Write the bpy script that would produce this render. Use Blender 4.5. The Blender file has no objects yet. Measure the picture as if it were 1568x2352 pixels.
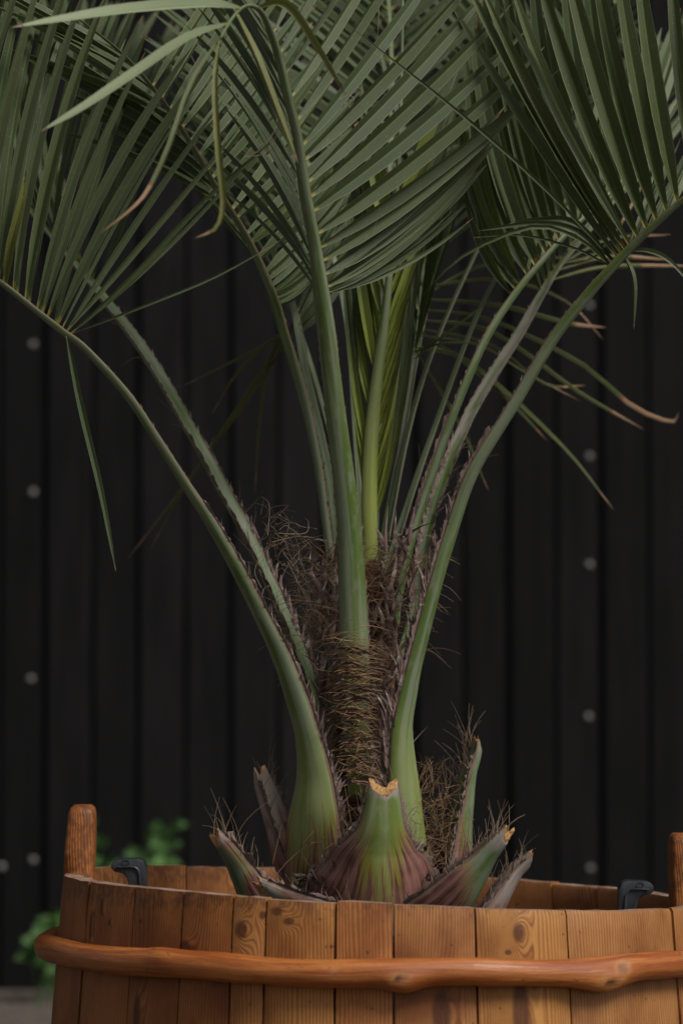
import bpy, math, random
import numpy as np
from mathutils import Vector, noise as mnoise

random.seed(11); rng = np.random.default_rng(11)
SC = bpy.context.scene
COL = SC.collection
R = math.radians

# ------------------------------------------------------------------ camera, sky, sun, exposure
CAM_Z, CAM_Y, FPX, PITCH = 0.63, -5.0, 9000.0, math.atan(387 / 9000)
cd = bpy.data.cameras.new('camera'); cam = bpy.data.objects.new('camera', cd); COL.objects.link(cam)
cam.location = (0, CAM_Y, CAM_Z); cam.rotation_euler = (math.pi / 2 + PITCH, 0, 0)
cd.sensor_fit = 'HORIZONTAL'; cd.sensor_width = 24.0; cd.lens = 24.0 * FPX / 1568
cd.clip_start = 0.05; cd.clip_end = 5000
cd.dof.use_dof = True; cd.dof.focus_distance = 4.86; cd.dof.aperture_fstop = 3.7
SC.camera = cam

SUN_AZ, SUN_EL = R(50), R(47)          # azimuth to the right of the camera's back, soft overcast light
w = bpy.data.worlds.new('World'); SC.world = w; w.use_nodes = True
nt = w.node_tree; nt.nodes.clear()
sky = nt.nodes.new('ShaderNodeTexSky'); sky.sky_type = 'NISHITA'; sky.sun_disc = False
sky.sun_elevation = SUN_EL; sky.sun_rotation = math.pi - SUN_AZ
sky.air_density = 1.0; sky.dust_density = 4.0
hs = nt.nodes.new('ShaderNodeHueSaturation'); hs.inputs['Saturation'].default_value = 0.22   # cloud-covered sky
bg = nt.nodes.new('ShaderNodeBackground'); bg.inputs['Strength'].default_value = 0.060
wo = nt.nodes.new('ShaderNodeOutputWorld')
nt.links.new(sky.outputs[0], hs.inputs['Color']); nt.links.new(hs.outputs[0], bg.inputs[0]); nt.links.new(bg.outputs[0], wo.inputs[0])
sd = bpy.data.lights.new('sun', 'SUN'); sun = bpy.data.objects.new('sun', sd); COL.objects.link(sun)
sd.energy = 2.2; sd.angle = R(22); sd.color = (1.0, 0.96, 0.9)
sv = Vector((math.sin(SUN_AZ) * math.cos(SUN_EL), -math.cos(SUN_AZ) * math.cos(SUN_EL), math.sin(SUN_EL)))
sun.rotation_euler = sv.to_track_quat('Z', 'Y').to_euler()
sun.location = sv * 10
vs = SC.view_settings
vs.view_transform = 'Standard'; vs.look = 'None'; vs.gamma = 1; vs.use_curve_mapping = False
vs.exposure = 0.45
SC.cycles.use_denoising = True
SC.cycles.max_bounces = 6

# ------------------------------------------------------------------ helpers
cp, sp = math.cos(PITCH), math.sin(PITCH)
def P(u, v, y):
    """a point of the place: seen in direction (u, v) and standing at depth y (metres)"""
    a, b = (u - 784) / FPX, (1176 - v) / FPX
    d = np.array([a, cp - b * sp, sp + b * cp])
    return np.array([0, CAM_Y, CAM_Z]) + d * ((y - CAM_Y) / d[1])
def px(y): return (y - CAM_Y) / FPX           # metres per picture unit at depth y
def unit(a):
    a = np.asarray(a, float); n = np.linalg.norm(a, axis=-1, keepdims=True)
    return a / np.maximum(n, 1e-9)
def tag(o, label=None, cat=None, group=None, kind=None):
    if label: o['label'] = label
    if cat: o['category'] = cat
    if group: o['group'] = group
    if kind: o['kind'] = kind
    return o
def empty(name, loc):
    o = bpy.data.objects.new(name, None); COL.objects.link(o); o.location = loc
    o.empty_display_size = 0.05
    return o
def mesh(name, verts, faces, mat, parent=None, smooth=True, attrs=None, uv=None):
    me = bpy.data.meshes.new(name)
    me.from_pydata([tuple(map(float, p)) for p in verts], [], [tuple(map(int, f)) for f in faces])
    if smooth: me.polygons.foreach_set('use_smooth', [True] * len(me.polygons))
    for k, a in (attrs or {}).items():
        at = me.color_attributes.new(k, 'FLOAT_COLOR', 'POINT')
        at.data.foreach_set('color', np.asarray(a, np.float32).ravel())
    if uv is not None:
        ul = me.uv_layers.new(name='UVMap'); uv = np.asarray(uv, np.float32)
        li = np.empty(len(me.loops), np.int32); me.loops.foreach_get('vertex_index', li)
        ul.data.foreach_set('uv', uv[li].ravel())
    if mat: me.materials.append(mat)
    me.update()
    return obj(name, me, parent)
def obj(name, me, parent=None):
    o = bpy.data.objects.new(name, me); COL.objects.link(o)
    if parent is not None:
        o.parent = parent
        loc = Vector((0, 0, 0)); p = parent
        while p is not None: loc += Vector(p.location); p = p.parent
        o.location = -loc                     # children are modelled in world coordinates
    return o
def catmull(pts, n, closed=False):
    pts = np.asarray(pts, float)
    ext = np.vstack([2 * pts[0] - pts[1], pts, 2 * pts[-1] - pts[-2]])
    out = []
    for t in np.linspace(0, len(pts) - 1, n):
        i = min(int(t), len(pts) - 2); f = t - i
        a, b, c, d = ext[i], ext[i + 1], ext[i + 2], ext[i + 3]
        out.append(0.5 * ((2 * b) + (-a + c) * f + (2 * a - 5 * b + 4 * c - d) * f * f + (-a + 3 * b - 3 * c + d) * f ** 3))
    return np.array(out)

# node helper -------------------------------------------------------
class NT:
    def __init__(s, name):
        s.mat = bpy.data.materials.new(name); s.mat.use_nodes = True
        s.t = s.mat.node_tree; s.t.nodes.clear()
        s.out = s.t.nodes.new('ShaderNodeOutputMaterial')
    def put(s, sock, val):
        if isinstance(val, bpy.types.NodeSocket): s.t.links.new(val, sock)
        elif val is not None:
            try: sock.default_value = val
            except Exception: sock.default_value = tuple(val) + (1,)
    def node(s, typ, ins=None, **props):
        n = s.t.nodes.new(typ)
        for k, v in props.items(): setattr(n, k, v)
        for k, v in (ins or {}).items(): s.put(n.inputs[k], v)
        return n
    def m(s, op, a, b=0.0, c=None, clamp=False):
        n = s.node('ShaderNodeMath', {0: a, 1: b}, operation=op, use_clamp=clamp)
        if c is not None: s.put(n.inputs[2], c)
        return n.outputs[0]
    def ss(s, x, lo, hi):
        n = s.node('ShaderNodeMapRange', {'Value': x, 'From Min': lo, 'From Max': hi}, interpolation_type='SMOOTHSTEP')
        return n.outputs[0]
    def mix(s, f, a, b, mode='MIX'):
        n = s.node('ShaderNodeMix', data_type='RGBA', blend_type=mode)
        s.put(n.inputs['Factor'], f); s.put(n.inputs[6], a if isinstance(a, bpy.types.NodeSocket) else tuple(a) + (1,))
        s.put(n.inputs[7], b if isinstance(b, bpy.types.NodeSocket) else tuple(b) + (1,))
        return n.outputs[2]
    def vec(s, x, y, z=0.0): return s.node('ShaderNodeCombineXYZ', {0: x, 1: y, 2: z}).outputs[0]
    def noise(s, v, scale=1.0, detail=3.0, rough=0.55):
        return s.node('ShaderNodeTexNoise', {'Vector': v, 'Scale': scale, 'Detail': detail, 'Roughness': rough}).outputs['Fac']
    def attr(s, name):
        a = s.node('ShaderNodeAttribute', attribute_name=name)
        c = s.node('ShaderNodeSeparateColor', {0: a.outputs['Color']})
        return c.outputs[0], c.outputs[1], c.outputs[2], a.outputs['Alpha']
    def pos(s): return s.node('ShaderNodeNewGeometry').outputs['Position']
    def rand(s): return s.node('ShaderNodeObjectInfo').outputs['Random']
    def bump(s, h, strength=0.3, dist=0.002):
        return s.node('ShaderNodeBump', {'Height': h, 'Strength': strength, 'Distance': dist}).outputs[0]
    def bsdf(s, color, rough=0.6, normal=None, spec=0.5, coat=0.0, metal=0.0):
        n = s.node('ShaderNodeBsdfPrincipled', {'Base Color': color, 'Roughness': rough, 'Specular IOR Level': spec, 'Coat Weight': coat, 'Metallic': metal})
        if normal is not None: s.put(n.inputs['Normal'], normal)
        return n.outputs[0]
    def done(s, sh):
        s.t.links.new(sh, s.out.inputs[0]); return s.mat

# ------------------------------------------------------------------ materials
def mat_leaf():
    k = NT('palm_leaflet')
    t, ac, rnd, yel = k.attr('la'); br, pale, rd2, olive = k.attr('lb')
    n1 = k.noise(k.vec(k.m('MULTIPLY', t, 5.0), k.m('MULTIPLY', rnd, 90.0), k.m('MULTIPLY', ac, 1.5)), 1.6)
    fine = k.noise(k.vec(k.m('MULTIPLY', t, 6.0), k.m('MULTIPLY', ac, 26.0), k.m('MULTIPLY', rnd, 50.0)), 1.0, 2)
    c = k.mix(n1, (0.022, 0.036, 0.011), (0.062, 0.082, 0.037))
    c = k.mix(k.m('MULTIPLY', rd2, 0.55), c, (0.075, 0.092, 0.054))
    c = k.mix(k.m('MULTIPLY', k.ss(fine, 0.42, 0.7), 0.35), c, (0.045, 0.072, 0.022))
    c = k.mix(k.m('MULTIPLY', k.ss(k.m('FRACT', k.m('MULTIPLY', rnd, 7.3)), 0.45, 1.0), 0.5), c, (0.030, 0.052, 0.020))
    c = k.mix(k.m('MULTIPLY', k.ss(k.m('FRACT', k.m('MULTIPLY', rnd, 13.7)), 0.6, 1.0), 0.35), c, (0.085, 0.095, 0.025))
    c = k.mix(k.m('MULTIPLY', pale, 0.9), c, (0.29, 0.34, 0.21))
    c = k.mix(k.m('MULTIPLY', olive, 0.85), c, (0.17, 0.16, 0.025))
    c = k.mix(k.m('MULTIPLY', yel, k.ss(t, 0.75, 0.2)), c, (0.26, 0.31, 0.05))
    mid = k.ss(k.m('ABSOLUTE', k.m('SUBTRACT', ac, 0.5)), 0.10, 0.02)
    c = k.mix(k.m('MULTIPLY', mid, 0.4), c, (0.15, 0.20, 0.06))
    edge = k.ss(k.m('ABSOLUTE', k.m('SUBTRACT', ac, 0.5)), 0.44, 0.49)
    c = k.mix(k.m('MULTIPLY', edge, 0.5), c, (0.24, 0.26, 0.13))
    sp_ = k.node('ShaderNodeTexVoronoi', {'Vector': k.pos(), 'Scale': 150.0}).outputs['Distance']
    c = k.mix(k.m('MULTIPLY', k.ss(sp_, 0.16, 0.08), 0.30), c, (0.30, 0.33, 0.25))
    c = k.mix(k.m('MULTIPLY', k.ss(t, 0.035, 0.012), 0.6), c, (0.34, 0.30, 0.06))
    wob = k.m('MULTIPLY', k.m('SUBTRACT', fine, 0.5), 0.06)
    bm = k.m('GREATER_THAN', k.m('ADD', t, wob), br)
    c = k.mix(bm, c, k.mix(fine, (0.20, 0.10, 0.045), (0.38, 0.26, 0.16)))
    dk = k.m('MULTIPLY', bm, k.m('LESS_THAN', k.m('ADD', t, wob), k.m('ADD', br, 0.012)))
    c = k.mix(k.m('MULTIPLY', dk, 0.7), c, (0.11, 0.03, 0.012))
    h = k.m('SINE', k.m('MULTIPLY', ac, 60.0))
    b = k.bsdf(c, k.m('ADD', 0.46, k.m('MULTIPLY', n1, 0.2)), k.bump(h, 0.12, 0.0005), 0.32)
    tr = k.node('ShaderNodeBsdfTranslucent', {'Color': k.mix(0.5, c, (0.12, 0.17, 0.02))}).outputs[0]
    ms = k.node('ShaderNodeMixShader', {0: 0.16, 1: b, 2: tr}).outputs[0]
    return k.done(ms)
def mat_petiole():
    k = NT('palm_petiole')
    edge, mar, ln, s = k.attr('pa'); yel, rnd, gry, _ = k.attr('pb')
    o = k.m('MULTIPLY', rnd, 37.0)
    streak = k.noise(k.vec(k.m('MULTIPLY', s, 3.6), k.m('MULTIPLY', ln, 4.0), o), 1.0, 2)
    fine = k.noise(k.vec(k.m('MULTIPLY', s, 34.0), k.m('MULTIPLY', ln, 16.0), o), 1.0, 4, 0.6)
    blot = k.noise(k.vec(k.m('MULTIPLY', s, 3.0), k.m('MULTIPLY', ln, 28.0), o), 1.0, 4, 0.6)
    c = k.mix(k.ss(streak, 0.36, 0.62), (0.066, 0.108, 0.020), (0.140, 0.170, 0.105))
    c = k.mix(k.m('MULTIPLY', k.ss(blot, 0.48, 0.72), 0.55), c, (0.18, 0.205, 0.145))
    c = k.mix(k.m('MULTIPLY', k.ss(fine, 0.60, 0.76), 0.22), c, (0.06, 0.08, 0.035))
    c = k.mix(yel, c, k.mix(streak, (0.20, 0.25, 0.03), (0.34, 0.37, 0.12)))
    mm = k.m('ADD', mar, k.m('MULTIPLY', k.m('SUBTRACT', fine, 0.5), 1.1))
    rad = k.noise(k.vec(k.m('MULTIPLY', s, 24.0), k.m('MULTIPLY', ln, 7.0), k.m('ADD', o, 5.0)), 1.0, 4, 0.65)
    c = k.mix(k.m('MULTIPLY', k.ss(mm, 0.26, 0.40), 0.55), c, (0.19, 0.10, 0.014))
    c = k.mix(k.ss(mm, 0.38, 0.56), c, k.mix(k.ss(k.m('ADD', k.m('MULTIPLY', rad, 0.7), k.m('MULTIPLY', blot, 0.3)), 0.36, 0.66), (0.050, 0.016, 0.011), (0.24, 0.115, 0.095)))
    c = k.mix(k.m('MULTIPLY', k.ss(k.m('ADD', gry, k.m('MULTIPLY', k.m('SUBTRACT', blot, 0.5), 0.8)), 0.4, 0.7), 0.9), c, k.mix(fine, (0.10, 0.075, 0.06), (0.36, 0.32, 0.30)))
    em = k.m('ADD', edge, k.m('MULTIPLY', k.m('SUBTRACT', blot, 0.5), 0.7))
    c = k.mix(k.ss(em, 0.6, 0.85), c, k.mix(fine, (0.065, 0.035, 0.022), (0.21, 0.13, 0.09)))
    h = k.m('ADD', k.m('MULTIPLY', fine, 0.7), k.m('MULTIPLY', blot, 0.4))
    return k.done(k.bsdf(c, k.m('ADD', 0.34, k.m('MULTIPLY', streak, 0.3)), k.bump(h, 0.35, 0.0012), 0.35))
def mat_fibre(name, a, b, cc, rough=0.75):
    k = NT(name)
    t, rnd, _, _ = k.attr('fa')
    c = k.mix(rnd, a, b)
    c = k.mix(k.ss(k.noise(k.vec(k.m('MULTIPLY', rnd, 400.0), k.m('MULTIPLY', t, 4.0)), 1.0, 2), 0.5, 0.72), c, cc)
    return k.done(k.bsdf(c, rough, None, 0.3))
def mat_mat():                                   # matted fibre of the trunk
    k = NT('matted_fibre')
    p = k.node('ShaderNodeSeparateXYZ', {0: k.pos()})
    v = k.vec(k.m('MULTIPLY', p.outputs[0], 26.0), k.m('MULTIPLY', p.outputs[1], 26.0), k.m('MULTIPLY', p.outputs[2], 210.0))
    n = k.noise(v, 1.0, 5, 0.65); n2 = k.noise(k.pos(), 40.0, 3)
    c = k.mix(k.ss(n, 0.35, 0.68), (0.022, 0.010, 0.006), (0.17, 0.085, 0.04))
    c = k.mix(k.m('MULTIPLY', k.ss(n2, 0.45, 0.7), 0.6), c, (0.03, 0.015, 0.01))
    return k.done(k.bsdf(c, 0.85, k.bump(n, 0.9, 0.004), 0.2))
KNOTS = []                                       # (arc metres, z, half width, half height, strength) filled below
def mat_wood():
    k = NT('varnished_pine')
    uv = k.node('ShaderNodeUVMap', uv_map='UVMap').outputs[0]
    q = k.node('ShaderNodeSeparateXYZ', {0: uv}); s, z = q.outputs[0], q.outputs[1]
    inf = k.node('ShaderNodeObjectInfo'); rnd = inf.outputs['Random']; tint = inf.outputs['Color']
    off = k.m('MULTIPLY', rnd, 61.0)
    warp = k.noise(k.vec(k.m('MULTIPLY', s, 11.0), k.m('MULTIPLY', z, 1.5), off), 1.0, 2)
    warp2 = k.noise(k.vec(k.m('MULTIPLY', s, 40.0), k.m('MULTIPLY', z, 9.0), off), 1.0, 2)
    h = k.m('ADD', k.m('ADD', s, k.m('MULTIPLY', warp, k.m('ADD', 0.02, k.m('MULTIPLY', rnd, 0.07)))), k.m('MULTIPLY', warp2, 0.0035))
    core = None
    for (ks, kz, a, b, st) in KNOTS:
        ds = k.m('DIVIDE', k.m('SUBTRACT', s, ks), a); dz = k.m('DIVIDE', k.m('SUBTRACT', z, kz), b)
        d2 = k.m('ADD', k.m('MULTIPLY', ds, ds), k.m('MULTIPLY', dz, dz))
        g = k.m('POWER', 2.718, k.m('MULTIPLY', d2, -0.42))
        h = k.m('ADD', h, k.m('MULTIPLY', g, 2.6 * a * st))
        cr = k.ss(k.m('ADD', d2, k.m('MULTIPLY', k.m('SUBTRACT', warp2, 0.5), 0.9)), 1.2, 0.25)
        core = cr if core is None else k.m('MAXIMUM', core, cr)
    per = k.m('ADD', 1150.0, k.m('MULTIPLY', k.noise(k.vec(k.m('MULTIPLY', s, 14.0), off), 1.0, 1), 900.0))
    ring = k.m('SINE', k.m('MULTIPLY', h, 1500.0))
    ring2 = k.m('SINE', k.m('MULTIPLY', h, 3700.0))
    r = k.m('ADD', k.m('MULTIPLY', ring, 0.30), k.m('MULTIPLY', ring2, 0.20))
    r = k.m('ADD', 0.5, r)
    fine = k.noise(k.vec(k.m('MULTIPLY', s, 900.0), k.m('MULTIPLY', z, 22.0), off), 1.0, 3, 0.7)
    big = k.noise(k.vec(k.m('MULTIPLY', s, 13.0), k.m('MULTIPLY', z, 7.0), off), 1.0, 4, 0.6)
    c = k.mix(k.m('POWER', r, 1.6), (0.46, 0.215, 0.072), (0.18, 0.058, 0.013))
    c = k.mix(k.m('MULTIPLY', k.ss(big, 0.42, 0.70), 0.75), c, (0.16, 0.048, 0.010))
    c = k.mix(k.m('MULTIPLY', k.ss(fine, 0.55, 0.75), 0.45), c, (0.10, 0.032, 0.010))
    c = k.mix(k.m('MULTIPLY', core, 0.85), c, (0.075, 0.022, 0.010))
    rimz = k.noise(k.vec(k.m('MULTIPLY', s, 220.0), k.m('MULTIPLY', z, 40.0), off), 1.0, 3)
    spots = k.noise(k.vec(k.m('MULTIPLY', s, 130.0), k.m('MULTIPLY', z, 95.0), off), 1.0, 2)
    c = k.mix(k.m('MULTIPLY', k.ss(spots, 0.69, 0.76), 0.8), c, (0.045, 0.018, 0.008))
    drt = k.m('ADD', z, k.m('MULTIPLY', k.m('SUBTRACT', rimz, 0.5), 0.05))
    c = k.mix(k.m('MULTIPLY', k.ss(drt, 0.352, 0.368), k.m('MULTIPLY', k.ss(spots, 0.35, 0.6), 0.55)), c, (0.07, 0.032, 0.018))
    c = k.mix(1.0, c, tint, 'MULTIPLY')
    bh = k.m('ADD', k.m('MULTIPLY', ring, -0.3), k.m('MULTIPLY', fine, 0.5))
    return k.done(k.bsdf(c, k.m('ADD', 0.42, k.m('MULTIPLY', fine, 0.25)), k.bump(bh, 0.4, 0.001), 0.28))
def mat_weathered():                             # bare sawn top edges of the staves
    k = NT('worn_end_grain')
    n = k.noise(k.pos(), 160.0, 4, 0.65); n2 = k.noise(k.pos(), 28.0, 3)
    c = k.mix(n, (0.06, 0.03, 0.018), (0.30, 0.18, 0.12))
    c = k.mix(k.m('MULTIPLY', k.ss(n2, 0.45, 0.65), 0.5), c, (0.38, 0.28, 0.23))
    return k.done(k.bsdf(c, 0.7, k.bump(n, 0.6, 0.002), 0.3))
def mat_hoop():
    k = NT('peeled_branch')
    uv = k.node('ShaderNodeUVMap', uv_map='UVMap').outputs[0]
    q = k.node('ShaderNodeSeparateXYZ', {0: uv}); s, a = q.outputs[0], q.outputs[1]
    ca, sa = k.m('COSINE', a), k.m('SINE', a)
    n = k.noise(k.vec(k.m('MULTIPLY', s, 7.0), k.m('MULTIPLY', ca, 2.2), k.m('MULTIPLY', sa, 2.2)), 1.0, 4, 0.6)
    f = k.noise(k.vec(k.m('MULTIPLY', s, 45.0), k.m('MULTIPLY', ca, 9.0), k.m('MULTIPLY', sa, 9.0)), 1.0, 4, 0.65)
    dots = k.noise(k.vec(k.m('MULTIPLY', s, 120.0), k.m('MULTIPLY', ca, 3.0), k.m('MULTIPLY', sa, 3.0)), 1.0, 2)
    c = k.mix(k.ss(n, 0.32, 0.68), (0.23, 0.052, 0.008), (0.41, 0.145, 0.034))
    c = k.mix(k.m('MULTIPLY', k.ss(f, 0.48, 0.72), 0.5), c, (0.14, 0.04, 0.010))
    c = k.mix(k.m('MULTIPLY', k.ss(dots, 0.66, 0.74), 0.7), c, (0.06, 0.02, 0.008))
    kn, pl, _, _ = k.attr('ha')
    c = k.mix(k.m('MULTIPLY', pl, 0.4), c, (0.44, 0.22, 0.09))
    c = k.mix(kn, c, (0.05, 0.016, 0.008))
    return k.done(k.bsdf(c, k.m('ADD', 0.30, k.m('MULTIPLY', f, 0.25)), k.bump(k.m('ADD', n, f), 0.35, 0.003), 0.35, 0.10))
def mat_noise(name, a, b, scale, rough=0.8, bump=0.4, dist=0.003, stretch=None, spec=0.4, vary=0.0):
    k = NT(name); p = k.pos()
    if stretch:
        q = k.node('ShaderNodeSeparateXYZ', {0: p})
        p = k.vec(*[k.m('MULTIPLY', q.outputs[i], stretch[i]) for i in range(3)])
    n = k.noise(p, scale, 5, 0.6)
    c = k.mix(k.ss(n, 0.3, 0.7), a, b)
    if vary:
        v = k.m('ADD', 1.0 - vary, k.m('MULTIPLY', k.rand(), 2 * vary))
        c = k.mix(1.0, c, k.node('ShaderNodeCombineColor', {0: v, 1: v, 2: v}).outputs[0], 'MULTIPLY')
    return k.done(k.bsdf(c, rough, k.bump(n, bump, dist), spec))

# ------------------------------------------------------------------ the setting: ground, wall of boards
WALL_Y = 3.0
M_ground = mat_noise('trodden_gravel', (0.045, 0.035, 0.027), (0.12, 0.095, 0.076), 60.0, 0.9, 0.8, 0.01)
g = mesh('ground', [(-400, -400, 0), (400, -400, 0), (400, 400, 0), (-400, 400, 0)], [(0, 1, 2, 3)], M_ground, None, False)
tag(g, kind='structure')
def pebbles():
    V, F = [], []
    base = [(1, 0, 0), (-1, 0, 0), (0, 1, 0), (0, -1, 0), (0, 0, 1), (0, 0, -1)]
    tri = [(0, 2, 4), (2, 1, 4), (1, 3, 4), (3, 0, 4), (2, 0, 5), (1, 2, 5), (3, 1, 5), (0, 3, 5)]
    for i in range(2600):
        x, y = random.uniform(-1.5, 1.5), random.uniform(-0.4, 2.95)
        if (x - 0.05) ** 2 + y * y < 0.45 ** 2: continue
        r = random.uniform(0.003, 0.011); a = random.random() * 6.28; o = len(V)
        for b in base:
            bx, by = b[0] * math.cos(a) - b[1] * math.sin(a), b[0] * math.sin(a) + b[1] * math.cos(a)
            V.append((x + bx * r * random.uniform(.8, 1.4), y + by * r, b[2] * r * 0.6 + r * 0.2))
        F += [tuple(o + j for j in f) for f in tri]
    o = mesh('gravel', V, F, mat_noise('pebble', (0.06, 0.048, 0.038), (0.16, 0.135, 0.115), 45.0, 0.85), None, True)
    tag(o, 'small grey brown gravel strewn over the ground before the wall', 'gravel', kind='stuff')
pebbles()

M_wall = mat_noise('black_stained_board', (0.0036, 0.0034, 0.0036), (0.0085, 0.0079, 0.0082), 6.0, 0.7, 0.5, 0.002, (9, 9, 0.7), 0.12, 0.35)
wall = empty('board_wall', (0, WALL_Y, 0))
tag(wall, 'tall black stained wall of narrow upright boards with pale screw heads', 'wall')
PIT = 106.5 * px(WALL_Y)
def plank_mesh():
    w_, t, H, b = PIT / 2 - 0.0015, 0.022, 3.3, 0.006
    prof = [(-w_, t), (-w_, b), (-w_ + b, 0), (w_ - b, 0), (w_, b), (w_, t)]
    V = [(x, y, z) for z in (0, H) for x, y in prof]
    F = [(i, (i + 1) % 6, 6 + (i + 1) % 6, 6 + i) for i in range(6)] + [tuple(range(5, -1, -1)), tuple(range(6, 12))]
    me = bpy.data.meshes.new('plank'); me.from_pydata(V, [], F); me.materials.append(M_wall); me.update(); return me
pm = plank_mesh()
x_joint = (210 - 784) * px(WALL_Y)
planks = []
for i in range(-16, 28):
    o = bpy.data.objects.new('plank', pm); COL.objects.link(o); o.parent = wall
    o.location = (x_joint + (i + 0.5) * PIT, (0.0 if i % 2 else 0.009) + random.uniform(0, .002), 0)
    planks.append(o)
bk = mesh('backing', [(-4, WALL_Y + .05, 0), (4, WALL_Y + .05, 0), (4, WALL_Y + .05, 3.25), (-4, WALL_Y + .05, 3.25),
                      (-4, WALL_Y + .12, 0), (4, WALL_Y + .12, 0), (4, WALL_Y + .12, 3.25), (-4, WALL_Y + .12, 3.25)],
          [(0, 1, 2, 3), (5, 4, 7, 6), (4, 0, 3, 7), (1, 5, 6, 2), (3, 2, 6, 7)], M_wall, wall, False)
M_screw = mat_noise('galvanised_steel', (0.13, 0.13, 0.135), (0.2, 0.2, 0.2), 80, 0.5)
def screw_mesh():
    V = [(0, -0.004, 0)]; F = []
    for r, y in ((0.004, -0.0035), (0.0068, -0.001), (0.0072, 0.002)):
        V += [(r * math.cos(a), y, r * math.sin(a)) for a in np.linspace(0, 2 * math.pi, 10, endpoint=False)]
    for j in range(10):
        n = (j + 1) % 10
        F += [(0, 1 + n, 1 + j), (1 + j, 1 + n, 11 + n, 11 + j), (11 + j, 11 + n, 21 + n, 21 + j)]
    me = bpy.data.meshes.new('screw_head'); me.from_pydata(V, [], F); me.materials.append(M_screw); me.update(); return me
sm = screw_mesh()
for (u, v) in [(75, 790), (75, 1130), (70, 1560), (75, 1977), (3, 1992), (1353, 700), (1354, 1048), (1354, 1297), (1352, 1647), (1356, 1996), (75, 420), (1353, 330)]:
    p = P(u, v, WALL_Y)
    pl = min(planks, key=lambda q: abs(q.location.x - p[0]))
    o = bpy.data.objects.new('screw_head', sm); COL.objects.link(o); o.parent = pl
    o.location = (p[0] - pl.location.x, -0.0015, p[2])

# ------------------------------------------------------------------ wooden tub
CX, RT = 0.052, 0.407
def rim_z(x): return 0.3675 - 0.045 * (x - CX)
def R_at(z): return RT + max(0.0, (0.3675 - z)) * 0.078
def theta_of(u, front=True):
    lo, hi = -math.pi / 2, math.pi / 2
    for _ in range(50):
        t = (lo + hi) / 2
        x, y = CX + RT * math.sin(t), (-1 if front else 1) * RT * math.cos(t)
        if 784 + FPX * x / (y - CAM_Y) < u: lo = t
        else: hi = t
    return t
TH = 0.026
for (u, v, a, b, st) in [(1187, 2143, 0.0085, 0.0135, 1.0), (1162, 2188, 0.005, 0.0035, .5), (212, 2128, 0.006, 0.022, .8), (235, 2085, .005, .013, .7),
                         (556, 2136, 0.010, 0.013, 0.9), (604, 2103, 0.005, 0.006, .8), (636, 2095, .008, .006, .8), (664, 2117, 0.008, 0.005, .7), (430, 2178, 0.010, 0.011, .8),
                         (255, 2120, .004, .005, .7), (1010, 2330, .012, .03, .6), (1186, 2335, .012, .05, .8), (330, 2330, .008, .03, .5)]:
    t = theta_of(u); y = -RT * math.cos(t)
    KNOTS.append((t * RT, P(u, v, y)[2], a, b, st))
M_wood, M_worn = mat_wood(), mat_weathered()
tub = empty('wooden_tub', (CX, 0, 0))
tag(tub, 'round varnished pine stave tub bound with a peeled branch hoop, holding the palm', 'tub')
front = [theta_of(u) for u in (200, 306, 420, 535, 611, 770, 903, 1091, 1300, 1541)]
back = [math.pi - theta_of(u, False) for u in (1397, 1287, 1151, 1010, 860, 700, 527, 402, 290)]
front = [-1.50 + 0.0] + [f for f in front if f > -1.4] 
HL, HR = (-1.66, -1.46), (1.49, 1.69)          # the two tall handle staves
joints = [HL[1]] + [f for f in front if HL[1] + .08 < f < HR[0] - .05] + [HR[0], HR[1]] + [b for b in back if HR[1] + .06 < b < 2 * math.pi + HL[0] - .06] + [2 * math.pi + HL[0]]
tints = {}
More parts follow.
